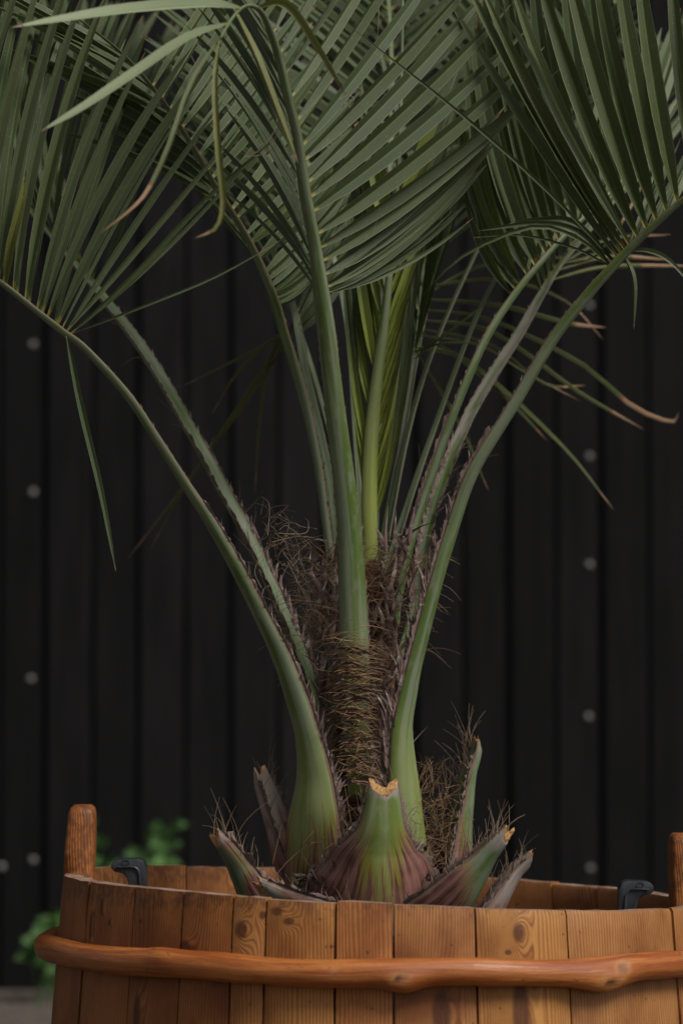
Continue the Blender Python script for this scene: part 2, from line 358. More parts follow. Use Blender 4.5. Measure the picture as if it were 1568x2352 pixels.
def stave(a0, a1, tint, handle=False):
    g_ = 0.0013 / RT
    na = max(4, int((a1 - a0) / 0.05)); A = np.linspace(a0 + g_, a1 - g_, na + 1)
    dr = random.uniform(-0.0012, 0.0012); dz = random.uniform(-0.0012, 0.0012)
    zs = [0.0, 0.08, 0.16, 0.24, 0.29, 0.33, 0.352, 1.0]
    V, UV, F, mats = [], [], [], []
    def ring(inner):
        for zi, zz in enumerate(zs):
            for i, a in enumerate(A):
                ed = min(i, na - i)
                x0 = CX + RT * math.sin(a)
                top = rim_z(x0) + dz + 0.0016 * mnoise.noise((a * 55, 3.1, 0)) + 0.0012 * mnoise.noise((a * 140, 9, 0))
                z = top if zz > 0.9 else min(zz, top - 0.004)
                r = R_at(z) + dr - (TH if inner else 0)
                if ed == 0 and not inner: r -= 0.0022
                if zz > 0.9: r += (-0.0022 if not inner else 0.0022) + 0.0008 * mnoise.noise((a * 80, 1, 5))
                V.append((CX + r * math.sin(a), -r * math.cos(a), z)); UV.append((a * RT, z))
    ring(False); ring(True)
    n = na + 1; off = len(zs) * n
    for zi in range(len(zs) - 1):
        for i in range(na):
            p = zi * n + i
            F.append((p, p + 1, p + 1 + n, p + n)); mats.append(0)
            F.append((off + p + 1, off + p, off + p + n, off + p + n + 1)); mats.append(0)
    tp = (len(zs) - 1) * n
    for i in range(na):
        F.append((tp + i, tp + i + 1, off + tp + i + 1, off + tp + i)); mats.append(1)
        F.append((i + 1, i, off + i, off + i + 1)); mats.append(0)
    for zi in range(len(zs) - 1):
        for e, fl in ((0, 1), (na, 0)):
            q = (zi * n + e, (zi + 1) * n + e, off + (zi + 1) * n + e, off + zi * n + e)
            F.append(q if fl else q[::-1]); mats.append(0)
    o = mesh('stave', V, F, M_wood, tub, True, None, UV)
    o.data.materials.append(M_worn)
    o.data.polygons.foreach_set('material_index', mats)
    o.data.set_sharp_from_angle(angle=R(38))
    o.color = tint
    if handle:                                   # grip that continues the stave above the rim
        am = (a0 + a1) / 2; V, F, UV = [], [], []
        x0 = CX + RT * math.sin(am); zt = rim_z(x0)
        Hh = 0.086; lev = [(-0.03, .7, 1.0), (-0.002, .8, 1.0), (0.001, 1.0, 1.0), (0.03, .97, .98), (0.06, .93, .95), (Hh - 0.011, .88, .92), (Hh - 0.004, .78, .84), (Hh, .55, .55)]
        prof = []
        for i in range(16):                      # superellipse plan section
            ph = 2 * math.pi * i / 16; c_, s_ = math.cos(ph), math.sin(ph)
            prof.append((math.copysign(abs(c_) ** 0.3, c_), math.copysign(abs(s_) ** 0.3, s_)))
        for (dz_, kr, kt) in lev:
            z = zt + dz_; rc = R_at(zt) - (TH / 2 + 0.0065) - 0.0025 - (0.004 if dz_ < 0 else 0) - 0.05 * max(dz_, 0)
            for (pr, pt) in prof:
                jit = 0.0011 * mnoise.noise((pr * 3 + a0 * 9, pt * 3, z * 60))
                r = rc + pr * (TH / 2 + 0.0065) * kr + jit; tt = pt * 0.036 * kt
                V.append((CX + r * math.sin(am) + tt * math.cos(am), -r * math.cos(am) + tt * math.sin(am), z)); UV.append((am * RT + tt + pr * 0.02, z))
        K = 16
        for l in range(len(lev) - 1):
            for i in range(K): F.append((l * K + i, l * K + (i + 1) % K, (l + 1) * K + (i + 1) % K, (l + 1) * K + i))
        F.append(tuple((len(lev) - 1) * K + i for i in range(K)))
        h = mesh('grip', V, F, M_wood, o, True, None, UV); h.color = (0.82, 0.66, 0.55, 1)
    return o
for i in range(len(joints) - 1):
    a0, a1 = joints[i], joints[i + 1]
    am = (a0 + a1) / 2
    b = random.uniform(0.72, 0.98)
    if -1.6 < am < -0.45: t_ = (0.74 * b, 0.60 * b, 0.45 * b, 1)      # redder stain on the left boards, plus their shade painted into the tint
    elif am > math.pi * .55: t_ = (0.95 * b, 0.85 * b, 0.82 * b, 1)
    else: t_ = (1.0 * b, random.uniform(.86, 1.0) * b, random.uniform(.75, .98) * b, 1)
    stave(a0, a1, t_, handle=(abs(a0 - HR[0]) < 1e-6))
stave(HL[0], HL[1], (0.70, 0.58, 0.46, 1), handle=True)  # left grip stave, shaded side darkened in the tint as well
# floor board of the tub
V = [(CX + .412 * math.cos(a), .412 * math.sin(a), z) for z in (0.015, 0.035) for a in np.linspace(0, 2 * math.pi, 48, endpoint=False)]
F = [(i, (i + 1) % 48, 48 + (i + 1) % 48, 48 + i) for i in range(48)] + [tuple(range(48, 96)), tuple(range(47, -1, -1))]
mesh('base_board', V, F, M_wood, tub, False, None, [(v[0], v[1]) for v in V]).color = (.7, .6, .5, 1)
# hoop: one bent, peeled branch with knots
def hoop():
    NA, NR = 420, 22; V, UV, F, HA = [], [], [], []
    bul = [(theta_of(925), .028, .0085, -1.15), (theta_of(1352), .045, .0105, -1.0), (theta_of(1400), .03, .004, .4), (theta_of(405), .03, .004, .9),
           (2.3, .05, .006, 1.0), (3.4, .04, .007, -.6), (4.0, .05, .005, .4)]
    eyes = [(theta_of(912), -.35, .012, .28), (theta_of(1352), -.55, .020, .22), (theta_of(1376), .15, .012, .3), (theta_of(780), .1, .004, .2), (theta_of(1525), .6, .014, .3)]
    for i in range(NA):
        a = 2 * math.pi * i / NA - math.pi
        for j in range(NR):
            b = 2 * math.pi * j / NR                       # 0 = outwards, pi/2 = up
            r = 0.0165 + 0.0016 * mnoise.noise((math.sin(a) * 5, math.cos(a) * 5, 2)) + 0.0006 * mnoise.noise((a * 14, math.cos(b) * 1.5, math.sin(b) * 1.5))
            for (ca, wd, am, bb) in bul:
                d = (a - ca + math.pi) % (2 * math.pi) - math.pi
                r += am * math.exp(-(d * RT / wd) ** 2 * 1.6) * max(0, math.cos(b - bb)) ** 1.5
            kn = pl = 0
            for (ca, cb, wa, wb) in eyes:
                d = ((a - ca + math.pi) % (2 * math.pi) - math.pi) * RT / wa
                e = math.sqrt(d * d + (((b - cb + math.pi) % (2 * math.pi) - math.pi) / (wb * 1.6)) ** 2)
                kn = max(kn, min(1, max(0, (0.55 - e) * 3))); pl = max(pl, min(1, max(0, 1.25 - e) * 2.2))
                r -= 0.0025 * math.exp(-e * e * 4)
            x0 = CX + RT * math.sin(a)
            z0 = 0.290 - 0.012 * (x0 - CX) + 0.0022 * mnoise.noise((math.sin(a) * 2.2, math.cos(a) * 2.2, 7)) + .0015 * math.sin(a * 9)
            rr = R_at(z0) + 0.0135 + r * math.cos(b) * 0.95
            V.append((CX + rr * math.sin(a), -rr * math.cos(a), z0 + r * math.sin(b))); UV.append((a * RT, b)); HA.append((kn, pl, 0, 1))
    for i in range(NA):
        for j in range(NR):
            i2, j2 = (i + 1) % NA, (j + 1) % NR
            F.append((i * NR + j, i2 * NR + j, i2 * NR + j2, i * NR + j2))
    o = mesh('hoop', V, F, mat_hoop(), tub, True, {'ha': HA}, UV)
    o['label'] = 'knotty peeled branch bent round the tub'
hoop()

# ------------------------------------------------------------------ black plastic nursery pot inside the tub
M_plastic = mat_noise('black_plastic', (0.018, 0.021, 0.025), (0.034, 0.038, 0.043), 55, 0.33, 0.25, 0.001)
pot = empty('plant_pot', (CX, 0, 0.035))
tag(pot, 'black plastic nursery pot with two upstanding grips, inside the wooden tub', 'pot')
def tilt(x): return -0.045 * (x - CX)
prof = [(0.27, 0.036), (0.305, 0.315), (0.318, 0.318), (0.320, 0.327), (0.312, 0.331), (0.302, 0.327), (0.298, 0.30), (0.262, 0.045)]
V, F = [], []
for (r, z) in prof:
    for i in range(64):
        a = 2 * math.pi * i / 64; x = CX + r * math.sin(a)
        V.append((x, -r * math.cos(a), z + (tilt(x) if z > .1 else 0)))
for l in range(len(prof) - 1):
    for i in range(64): F.append((l * 64 + i, l * 64 + (i + 1) % 64, (l + 1) * 64 + (i + 1) % 64, (l + 1) * 64 + i))
F += [tuple(range(63, -1, -1)), tuple((len(prof) - 1) * 64 + i for i in range(64))]
mesh('shell', V, F, M_plastic, pot, True).data.set_sharp_from_angle(angle=R(40))
def pot_grip(u, vtop, side):
    import bmesh
    c = P(u, vtop, 0.0); s = px(0)
    # outline in picture units, x grows outwards from the pot
    out = [(-42, 62), (-40, 20), (-34, 4), (-22, 0), (28, 2), (38, 10), (40, 22), (32, 31), (20, 32), (8, 38), (2, 52), (-2, 78), (-4, 120), (-36, 120)]
    bm = bmesh.new(); th = 0.020
    f1 = [bm.verts.new((c[0] + side * x * s, -th, c[2] - y * s)) for x, y in out]
    fc = bm.faces.new(f1)
    ex = bmesh.ops.extrude_face_region(bm, geom=[fc])
    bmesh.ops.translate(bm, verts=[v for v in ex['geom'] if isinstance(v, bmesh.types.BMVert)], vec=(0, 2 * th, 0))
    bmesh.ops.recalc_face_normals(bm, faces=bm.faces)
    bmesh.ops.bevel(bm, geom=list(bm.edges), offset=0.0028, segments=2, affect='EDGES', profile=0.6)
    me = bpy.data.meshes.new('grip'); bm.to_mesh(me); bm.free(); me.materials.append(M_plastic)
    me.polygons.foreach_set('use_smooth', [True] * len(me.polygons)); me.set_sharp_from_angle(angle=R(50))
    o = obj('grip', me, pot)
    # raised rib that follows the bend, and the moulded hole
    rib = [(-29, 118), (-27, 70), (-25, 36), (-18, 23), (-6, 19), (26, 20)]
    pts = catmull([(c[0] + side * x * s, -th - 0.0012, c[2] - y * s) for x, y in rib], 16)
    V, F = [], []
    for p in pts:
        for k_ in range(8):
            a = 2 * math.pi * k_ / 8; V.append((p[0] + 0.0020 * math.cos(a), p[1] + 0.0022 * math.sin(a), p[2] + 0.0020 * math.cos(a) * .6))
    for i in range(15):
        for k_ in range(8): F.append((i * 8 + k_, i * 8 + (k_ + 1) % 8, (i + 1) * 8 + (k_ + 1) % 8, (i + 1) * 8 + k_))
    mesh('rib', V, F, M_plastic, o)
    V = [(c[0] + side * 7 * s + 0.0042 * math.cos(a) * q, -th - 0.0012 + d, c[2] - 10 * s + 0.0030 * math.sin(a) * q) for q, d in ((1.15, 0), (1.0, .0006), (.8, .0040)) for a in np.linspace(0, 2 * math.pi, 14, endpoint=False)]
    F = [(l * 14 + i, l * 14 + (i + 1) % 14, (l + 1) * 14 + (i + 1) % 14, (l + 1) * 14 + i) for l in range(2) for i in range(14)] + [tuple(28 + i for i in range(14))]
    mesh('hole', V, F, mat_noise('dark_hole', (.003, .003, .003), (.004, .004, .004), 5), o)
pot_grip(297, 1971, -1); pot_grip(1459, 2022, 1)
def soil():
    V, F = [], []; NR, NA = 12, 48
    for i in range(NR + 1):
        for j in range(NA):
            r = 0.29 * i / NR; a = 2 * math.pi * j / NA; x, y = CX + r * math.cos(a), r * math.sin(a)
            V.append((x, y, 0.300 + tilt(x) + 0.012 * mnoise.noise((x * 14, y * 14, 0)) + 0.006 * mnoise.noise((x * 50, y * 50, 3)) + 0.012 * (1 - i / NR)))
    for i in range(NR):
        for j in range(NA): F.append((i * NA + j, (i + 1) * NA + j, (i + 1) * NA + (j + 1) % NA, i * NA + (j + 1) % NA))
    o = mesh('potting_soil', V, F, mat_noise('soil', (0.012, 0.009, 0.007), (0.05, 0.036, 0.026), 120, 0.95, 1.0, 0.006))
    tag(o, 'dark crumbly potting soil inside the black pot', 'soil', kind='stuff')
soil()

# ------------------------------------------------------------------ the palm
M_leaf, M_pet = mat_leaf(), mat_petiole()
M_fib = mat_fibre('trunk_fibre', (0.10, 0.050, 0.024), (0.30, 0.19, 0.095), (0.055, 0.028, 0.018))
M_flap = mat_fibre('sheath_scale', (0.07, 0.042, 0.034), (0.20, 0.135, 0.115), (0.34, 0.28, 0.25))
M_bris = mat_fibre('bristle', (0.12, 0.075, 0.045), (0.30, 0.22, 0.15), (0.05, 0.03, 0.022))
M_cut = mat_noise('cut_leaf_base', (0.20, 0.085, 0.025), (0.50, 0.29, 0.11), 190, 0.7, 0.6, 0.002)
M_mat = mat_mat()
AX = np.array([P(845, 1700, 0)[0], 0.0, 0.30])
palm = empty('palm_tree', tuple(AX))
tag(palm, 'feather palm with arching grey green fronds and brown fibrous stem, planted in the tub', 'palm')

class Strips:
    """gathers thin tubes (fibres) or ribbons (scales) into one mesh"""
    def __init__(s): s.V, s.F, s.A, s.n = [], [], [], 0
    def tube(s, pts, r0, r1, rnd=None, k=3):
        pts = np.asarray(pts, float); n = len(pts); rnd = random.random() if rnd is None else rnd
        T = unit(np.gradient(pts, axis=0)); ref = np.array([0.31, -0.77, 0.55]); X = unit(np.cross(T, ref)); Y = np.cross(T, X)
        rr = np.linspace(r0, r1, n)[:, None]
        for j in range(k):
            a = 2 * math.pi * j / k
            s.V.append(pts + rr * (math.cos(a) * X + math.sin(a) * Y))
        o = s.n
        for i in range(n - 1):
            for j in range(k):
                j2 = (j + 1) % k
                s.F.append((o + j * n + i, o + j2 * n + i, o + j2 * n + i + 1, o + j * n + i + 1))
        tt = np.linspace(0, 1, n); one = np.ones(n)
        for j in range(k): s.A.append(np.stack([tt, one * rnd, one, one], 1))
        s.n += k * n
    def ribbon(s, pts, W, wid, rnd=None):
        pts = np.asarray(pts, float); n = len(pts); rnd = random.random() if rnd is None else rnd
        W = np.asarray(W, float); W = np.repeat(W[None], n, 0) if W.ndim == 1 else W
        wid = np.asarray(wid)[:, None]
        T = unit(np.gradient(pts, axis=0)); Nn = unit(np.cross(T, W))
        s.V += [pts - W * wid / 2 + Nn * wid * .25, pts, pts + W * wid / 2 + Nn * wid * .25]
        o = s.n
        for i in range(n - 1):
            for j in range(2): s.F.append((o + j * n + i, o + (j + 1) * n + i, o + (j + 1) * n + i + 1, o + j * n + i + 1))
        tt = np.linspace(0, 1, n); one = np.ones(n)
        for j in range(3): s.A.append(np.stack([tt, one * rnd, one, one], 1))
        s.n += 3 * n
    def build(s, name, mat, parent):
        if not s.n: return None
        o = mesh(name, np.vstack(s.V), s.F, mat, parent, True, {'fa': np.vstack(s.A)})
        o['kind'] = 'stuff'
        return o

class Frond:
    """a leaf stalk swept along depth-placed points; keeps its frame so that leaflets and fibres can be attached"""
    def __init__(s, name, path, outward, n=60, maroon=None, yellow=None, grey=None, kdepth=0.8, stub=False):
        pts = np.array([np.append(P(u, v, y), w_ * px(y) / 2) for (u, v, y, w_) in path])
        c = catmull(pts, n); s.c, s.hw, s.n = c[:, :3], np.maximum(c[:, 3], 0.0006), n
        s.T = unit(np.gradient(s.c, axis=0)); O = unit(np.array(outward + (0,) if len(outward) == 2 else outward, float))
        ref = -O * 0.75 + np.array([0, 0, 0.66])
        s.N = unit(ref - (s.T @ ref)[:, None] * s.T); s.S = np.cross(s.T, s.N)
        K = 20; tt = np.linspace(0, len(path) - 1, n)
        mar = np.interp(tt, range(len(path)), maroon) if maroon else np.zeros(n)
        yel = np.interp(tt, range(len(path)), yellow) if yellow else np.zeros(n)
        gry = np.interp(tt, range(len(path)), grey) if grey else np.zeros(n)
        L = np.concatenate([[0], np.cumsum(np.linalg.norm(np.diff(s.c, axis=0), axis=1))])
        V, A, B, F = [], [], [], []; rnd = random.random()
        s.edge = {1: [], -1: []}
        for i in range(n):
            hw = s.hw[i]; wp = hw * 2 / px(0)
            curl = min(1, max(0, (wp - 75) / 130)) * 0.55; kd = kdepth * (1 - 0.45 * min(1, max(0, (wp - 60) / 120)))
            for j in range(K):
                ph = 2 * math.pi * j / K; cs, sn = math.cos(ph), math.sin(ph)
                nn = kd * sn if sn < 0 else 0.34 * sn - 0.52 * sn * sn * (1 if wp > 20 else 0.3)
                nn += curl * cs * cs
                wob = 1 + 0.03 * mnoise.noise((L[i] * 30, cs * 2, rnd * 50))
                V.append(s.c[i] + hw * wob * (cs * s.S[i] + nn * s.N[i]))
                A.append((abs(cs) ** 14, min(1, mar[i] * ((.42 if stub else .55) + (1.0 if stub else .6) * abs(cs) ** 1.3)) if mar[i] > 0 else 0, L[i], cs * .5 + .5 if sn <= 0 else 1.2 + cs * .5))
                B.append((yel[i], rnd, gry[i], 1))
            for e in (1, -1): s.edge[e].append(s.c[i] + hw * (e * s.S[i] + curl * s.N[i]))
        for e in (1, -1): s.edge[e] = np.array(s.edge[e])
        for i in range(n - 1):
            for j in range(K): F.append((i * K + j, i * K + (j + 1) % K, (i + 1) * K + (j + 1) % K, (i + 1) * K + j))
        F.append(tuple(range(K - 1, -1, -1)))
        if stub:                                  # sawn slantwise, the outer side lower
            for i in range(n - 5, n):
                f = ((i - (n - 6)) / 5) ** 1.5
                for j in range(K):
                    p = V[i * K + j]; V[i * K + j] = p + s.T[i] * f * (1.1 * np.dot(p - s.c[i], s.N[i]) + s.hw[i] * (.4 * abs(math.cos(2 * math.pi * j / K)) ** 2 + random.uniform(-.12, .12) * (i == n - 1)))
        s.capV = V[-K:]
        if not stub: F.append(tuple((n - 1) * K + j for j in range(K)))
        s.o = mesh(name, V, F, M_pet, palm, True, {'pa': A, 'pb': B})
        if stub:                                  # sawn end, ragged and lighter
            ctr = np.mean(s.capV, 0); tn = s.T[-1]; cv, cf = [], []
            for q, ax in ((1.01, -0.0012), (0.97, 0.0008), (0.7, 0.0012), (0.35, -0.0006)):
                for j in range(K):
                    p = ctr + (np.array(s.capV[j]) - ctr) * q + tn * (ax + random.uniform(-.0016, .0022) * (1 if q < 1 else 0))
                    cv.append(p)
            for l in range(3):
                for j in range(K): cf.append((l * K + j, l * K + (j + 1) % K, (l + 1) * K + (j + 1) % K, (l + 1) * K + j))
            cf.append(tuple(3 * K + j for j in range(K)))
            mesh('cut_face', cv, cf, M_cut, s.o, False)
    def near(s, u, v):
        a = s.c - np.array([0, CAM_Y, CAM_Z]); f = a[:, 1] * cp + a[:, 2] * sp
        uu = 784 + FPX * a[:, 0] / f; vv = 1176 - FPX * (a[:, 2] * cp - a[:, 1] * sp) / f
        return int(np.argmin((uu - u) ** 2 + (vv - v) ** 2))
    def vrow(s, i):
        a = s.c[i] - np.array([0, CAM_Y, CAM_Z]); f = a[1] * cp + a[2] * sp
        return 1176 - FPX * (a[2] * cp - a[1] * sp) / f

LEAF_COUNT = [0]
WK = 1.22
def leaf_geo(fr, i, pts, wpx, side, fold=0.42, yel=0.0, brown=None, pale=0.0, olive=0.0, roll=0.0, seg=13, rd2=None, flat=False):
    """pts: world points from stalk to tip; returns verts, faces, attributes of one folded leaflet"""
    pts = catmull(pts, seg) if len(pts) != seg else np.asarray(pts)
    T = unit(np.gradient(pts, axis=0)); t = np.linspace(0, 1, seg)
    W0 = fr.T[i]
    if flat: W0 = unit(np.cross(pts[-1] - pts[0], [0, 1, 0]))
    W = unit(W0 - (T @ W0)[:, None] * T)
    Nn = np.cross(T, W)
    tw = roll + np.linspace(0, random.uniform(-.5, .5), seg)
    c_, s_ = np.cos(tw)[:, None], np.sin(tw)[:, None]
    W, Nn = W * c_ + Nn * s_, Nn * c_ - W * s_
    Nn = Nn * np.sign(np.mean(Nn @ (fr.N[i])) or 1)
    wd = wpx * WK * px(0) * np.interp(t, [0, .03, .16, .35, .6, .85, .96, 1], [.22, .34, .78, 1, .95, .6, .22, .03])[:, None]
    fo = np.interp(t, [0, .1, .5, 1], [1.9, 1.25, 0.85, .6])[:, None] * fold * wd
    up = Nn * fo * 0.5
    rows = [pts - W * wd / 2 - up, pts + up, pts + up, pts + W * wd / 2 - up]
    V = np.vstack(rows); n = seg
    F = [(a * n + j, (a + 1) * n + j, (a + 1) * n + j + 1, a * n + j + 1) for a in (0, 2) for j in range(n - 1)]
    rnd = random.random(); rd2 = random.random() if rd2 is None else rd2
    br = brown if brown is not None else (1.2 if random.random() < .55 else random.uniform(.93, .985))
    la = np.concatenate([np.stack([t, np.full(n, ac), np.full(n, rnd), np.full(n, yel)], 1) for ac in (0, .5, .5, 1)])
    lb = np.tile((br, pale, rd2, olive), (4 * n, 1))
    return V, F, la, lb
def leaflet(fr, i, pts, wpx, side, **kw):
    V, F, la, lb = leaf_geo(fr, i, pts, wpx, side, **kw)
    LEAF_COUNT[0] += 1
    return mesh('leaflet', V, F, M_leaf, fr.o, True, {'la': la, 'lb': lb})
def hero(fr, pts, wpx, **kw):
    """one leaflet given by its own points (u, v, depth)"""
    i = fr.near(pts[0][0], pts[0][1])
    w3 = [P(*p) for p in pts]
    e = 1 if np.linalg.norm(fr.edge[1][i] - w3[0]) < np.linalg.norm(fr.edge[-1][i] - w3[0]) else -1
    w3[0] = fr.c[i] * .5 + fr.edge[e][i] * .5
    if len(w3) == 2: w3.insert(1, (w3[0] + w3[1]) / 2 + np.array([0, 0, .005]))
    leaflet(fr, i, w3, wpx, e, **kw)
def fan(fr, keys, n, jit=8, side=None, **kw):
    """keys: (start u,v), (end u,v,depth), (bend du,dv), width; n leaflets interpolated between the keys"""
    K = []
    for (st, en, be, wd) in keys: K.append([fr.near(*st)] + list(en) + list(be) + [wd])
    K = np.array(sorted(K, key=lambda r: r[0]), float)
    x = np.linspace(0, len(K) - 1, n)
    for q, xx in enumerate(x):
        row = [np.interp(xx, range(len(K)), K[:, c]) for c in range(K.shape[1])]
        i = int(round(row[0] + random.uniform(-.25, .25))); i = min(max(i, 1), fr.n - 2)
        eu, ev, ey, bu, bv, wd = row[1:]
        eu += random.gauss(0, jit); ev += random.gauss(0, jit * 1.3); ey += random.gauss(0, 0.012)
        E = P(eu, ev, ey)
        e = side or (1 if np.dot(E - fr.c[i], fr.S[i]) > 0 else -1)
        S0 = fr.c[i] * .35 + fr.edge[e][i] * .65 + fr.N[i] * fr.hw[i] * .12
        mid = (S0 + E) / 2 + np.array([bu * px(ey), 0, -bv * px(ey)])
        tt = np.linspace(0, 1, 13)[:, None]
        pts = (1 - tt) ** 2 * S0 + 2 * tt * (1 - tt) * (mid * 2 - (S0 + E) / 2) + tt ** 2 * E
        k2 = dict(kw); k2['roll'] = kw.get('roll', 0) + random.gauss(0, .22)
        leaflet(fr, i, pts, wd * random.uniform(.88, 1.1), e, **k2)
def auto_leaves(fr, i0, n, length, ang, wpx, vee=0.35, droop=0.1, **kw):
    """rear fronds: all leaflets of a frond gathered in one part"""
    VV, FF, LA, LB, o = [], [], [], [], 0
    for e in (1, -1):
        for q in range(n):
            f = q / (n - 1); i = int(i0 + f * (fr.n - 2 - i0))
            a = ang * (1.05 - .5 * f) + random.gauss(0, .06); l = length * (0.75 + 1.0 * f * (1 - f) - .35 * f * f) * random.uniform(.9, 1.1)
            d = unit(fr.T[i] * math.cos(a) + fr.S[i] * e * math.sin(a) * math.cos(vee) + fr.N[i] * math.sin(a) * math.sin(vee))
            tt = np.linspace(0, 1, 9)[:, None]
            pts = fr.edge[e][i] * .6 + fr.c[i] * .4 + d * l * tt + np.array([0, 0, -droop * l]) * tt ** 2
            V, F, la, lb = leaf_geo(fr, i, pts, wpx * random.uniform(.85, 1.1), e, seg=9, roll=random.gauss(0, .25), **kw)
            VV.append(V); FF += [tuple(o + k_ for k_ in f_) for f_ in F]; LA.append(la); LB.append(lb); o += len(V)
    ob = mesh('leaflets', np.vstack(VV), FF, M_leaf, fr.o, True, {'la': np.vstack(LA), 'lb': np.vstack(LB)})
    ob['kind'] = 'stuff'
def teeth(fr, v_lo, v_hi, sides, step, lw, inward=0.4, jag=1.0, mat=None, name='edge_scales', hair=0.0):
    """brown scales along the stalk's edges between two heights of the picture; lw = (length at low end, width at low, length at high, width at high)"""
    st = Strips(); hr = Strips()
    i0, i1 = sorted((min(range(fr.n), key=lambda i: abs(fr.vrow(i) - v_lo)), min(range(fr.n), key=lambda i: abs(fr.vrow(i) - v_hi))))
    for e in sides:
        pts = fr.edge[e]; x = float(i0)
        seglen = np.linalg.norm(np.diff(pts, axis=0), axis=1) / px(0)
        while x < i1 - 1:
            i = int(x); f = x - i; b = pts[i] * (1 - f) + pts[i + 1] * f
            g_ = (x - i0) / max(1, i1 - i0)
            l = (lw[0] * (1 - g_) + lw[2] * g_) * px(0) * random.uniform(.6, 1.3); wd = (lw[1] * (1 - g_) + lw[3] * g_) * px(0) * random.uniform(.6, 1.3)
            d = unit(fr.T[i] * .9 + fr.S[i] * e * random.uniform(-.05, .35) * jag + fr.N[i] * random.uniform(0, .5) * inward + rng.normal(0, .06, 3))
            cv = unit(fr.S[i] * e * random.uniform(-.3, 1) + fr.N[i] * .4 + rng.normal(0, .3, 3)); tt = np.linspace(0, 1, 6)[:, None]
            pp = b - fr.S[i] * e * wd * .25 + d * l * tt + cv * l * .3 * tt ** 2 * random.uniform(-.3, 1)
            st.ribbon(pp, unit(fr.N[i] * .6 + fr.S[i] * e * random.uniform(.2, 1)), wd * np.array([.7, 1, .85, .6, .35, .06]))
            if random.random() < hair * (1 - g_ * .6):
                d2 = unit(d + rng.normal(0, .35, 3) + fr.S[i] * e * .7 + np.array([0, -.15, .3])); hl = random.uniform(.012, .04); c2 = rng.normal(0, .5, 3)
                hr.tube([b + d2 * hl * q + c2 * hl * q * q * .7 for q in np.linspace(0, 1, 6)], .00032, .00012)
            x += step / max(seglen[min(i, len(seglen) - 1)], 1e-3) * random.uniform(.6, 1.4)
    st.build(name, mat or M_flap, fr.o)
    hr.build('edge_fibres', M_bris, fr.o)

def membrane(fr, v_lo, v_hi, sides, wpx):
    """ragged dry skin left standing along the edges of a stalk"""
    st = Strips()
    i0, i1 = sorted((min(range(fr.n), key=lambda i: abs(fr.vrow(i) - v_lo)), min(range(fr.n), key=lambda i: abs(fr.vrow(i) - v_hi))))
    for e in sides:
        m_ = max(8, int(np.sum(np.linalg.norm(np.diff(fr.edge[e][i0:i1 + 1], axis=0), axis=1)) / (2.2 * px(0))))
        x = np.linspace(i0, i1, m_); sd_ = random.random() * 99
        G3 = lambda a: np.stack([np.interp(x, range(fr.n), a[:, c]) for c in range(3)], 1)
        ed, S_, N_, T_ = G3(fr.edge[e]), G3(fr.S), G3(fr.N), G3(fr.T)
        for layer in range(2):
            wv = np.array([wpx * px(0) * (.55 + .9 * mnoise.noise((q * .10, sd_, layer)) + .35 * mnoise.noise((q * .27, sd_, 4 + layer))) for q in range(m_)])
            wv = np.clip(wv, .0006, None)[:, None]
            dr_ = unit(N_ * (.9 - .5 * layer) + S_ * e * (.15 + .5 * layer) + T_ * .5 + np.array([[.25 * mnoise.noise((q * .2, sd_, 9)), 0, .2 * mnoise.noise((q * .3, sd_, 11))] for q in range(m_)]))
            a_, b_ = ed - S_ * e * .0008, ed + dr_ * wv
            c_ = ed + dr_ * wv * .5 + S_ * e * wv * .12
            o = st.n; st.V += [a_, c_, b_]; rr = np.array([.5 + .5 * mnoise.noise((q * .35, sd_, 20)) for q in range(m_)])
            for t_ in (0, .5, 1): st.A.append(np.stack([np.full(m_, t_), rr, np.ones(m_), np.ones(m_)], 1))
            for q in range(m_ - 1):
                for j in range(2): st.F.append((o + j * m_ + q, o + (j + 1) * m_ + q, o + (j + 1) * m_ + q + 1, o + j * m_ + q + 1))
            st.n += 3 * m_
    st.build('edge_membrane', M_flap, fr.o)
def inn(fr, sg):
    m = fr.n // 3
    return 1 if sg * (fr.edge[1][m][0] - fr.edge[-1][m][0]) > 0 else -1

# ---- fronds ----------------------------------------------------------------
A = Frond('frond', [(705, 2090, -.05, 200), (706, 2020, -.065, 188), (708, 1950, -.08, 168), (716, 1870, -.10, 140), (722, 1790, -.11, 112), (713, 1700, -.12, 88), (686, 1600, -.125, 77), (648, 1500, -.13, 65), (598, 1400, -.14, 53), (546, 1300, -.15, 48), (488, 1200, -.16, 42),
                    (422, 1100, -.175, 35), (358, 1000, -.19, 32), (290, 900, -.205, 30), (195, 797, -.22, 27), (142, 757, -.23, 25), (80, 708, -.24, 22), (0, 645, -.255, 20), (-120, 560, -.28, 16), (-260, 480, -.3, 12), (-420, 430, -.33, 6)],
          (-.82, -.55), 110, maroon=[1, .9, .62, .34, .12, .02] + [0] * 15, yellow=[.3, .35, .4, .4, .35, .2, .05] + [0] * 14)
A.o['label'] = 'frond sweeping out beyond the grip of the tub, its stalk flaring at the foot'
fan(A, [((160, 770), (600, 345, -.22), (6, 18), 9), ((148, 760), (530, 220, -.25), (-8, 4), 13), ((138, 753), (440, 215, -.2), (-10, -6), 11), ((122, 743), (522, 95, -.30), (-28, -14), 24), ((98, 722), (335, 110, -.28), (-16, -8), 15), ((72, 703), (318, -10, -.32), (-26, -10), 20),
        ((30, 670), (214, -60, -.33), (-22, -10), 20), ((-30, 625), (165, -110, -.35), (-22, -8), 20), ((-110, 568), (70, -150, -.36), (-20, 0), 19)], 13, 11, pale=.14)
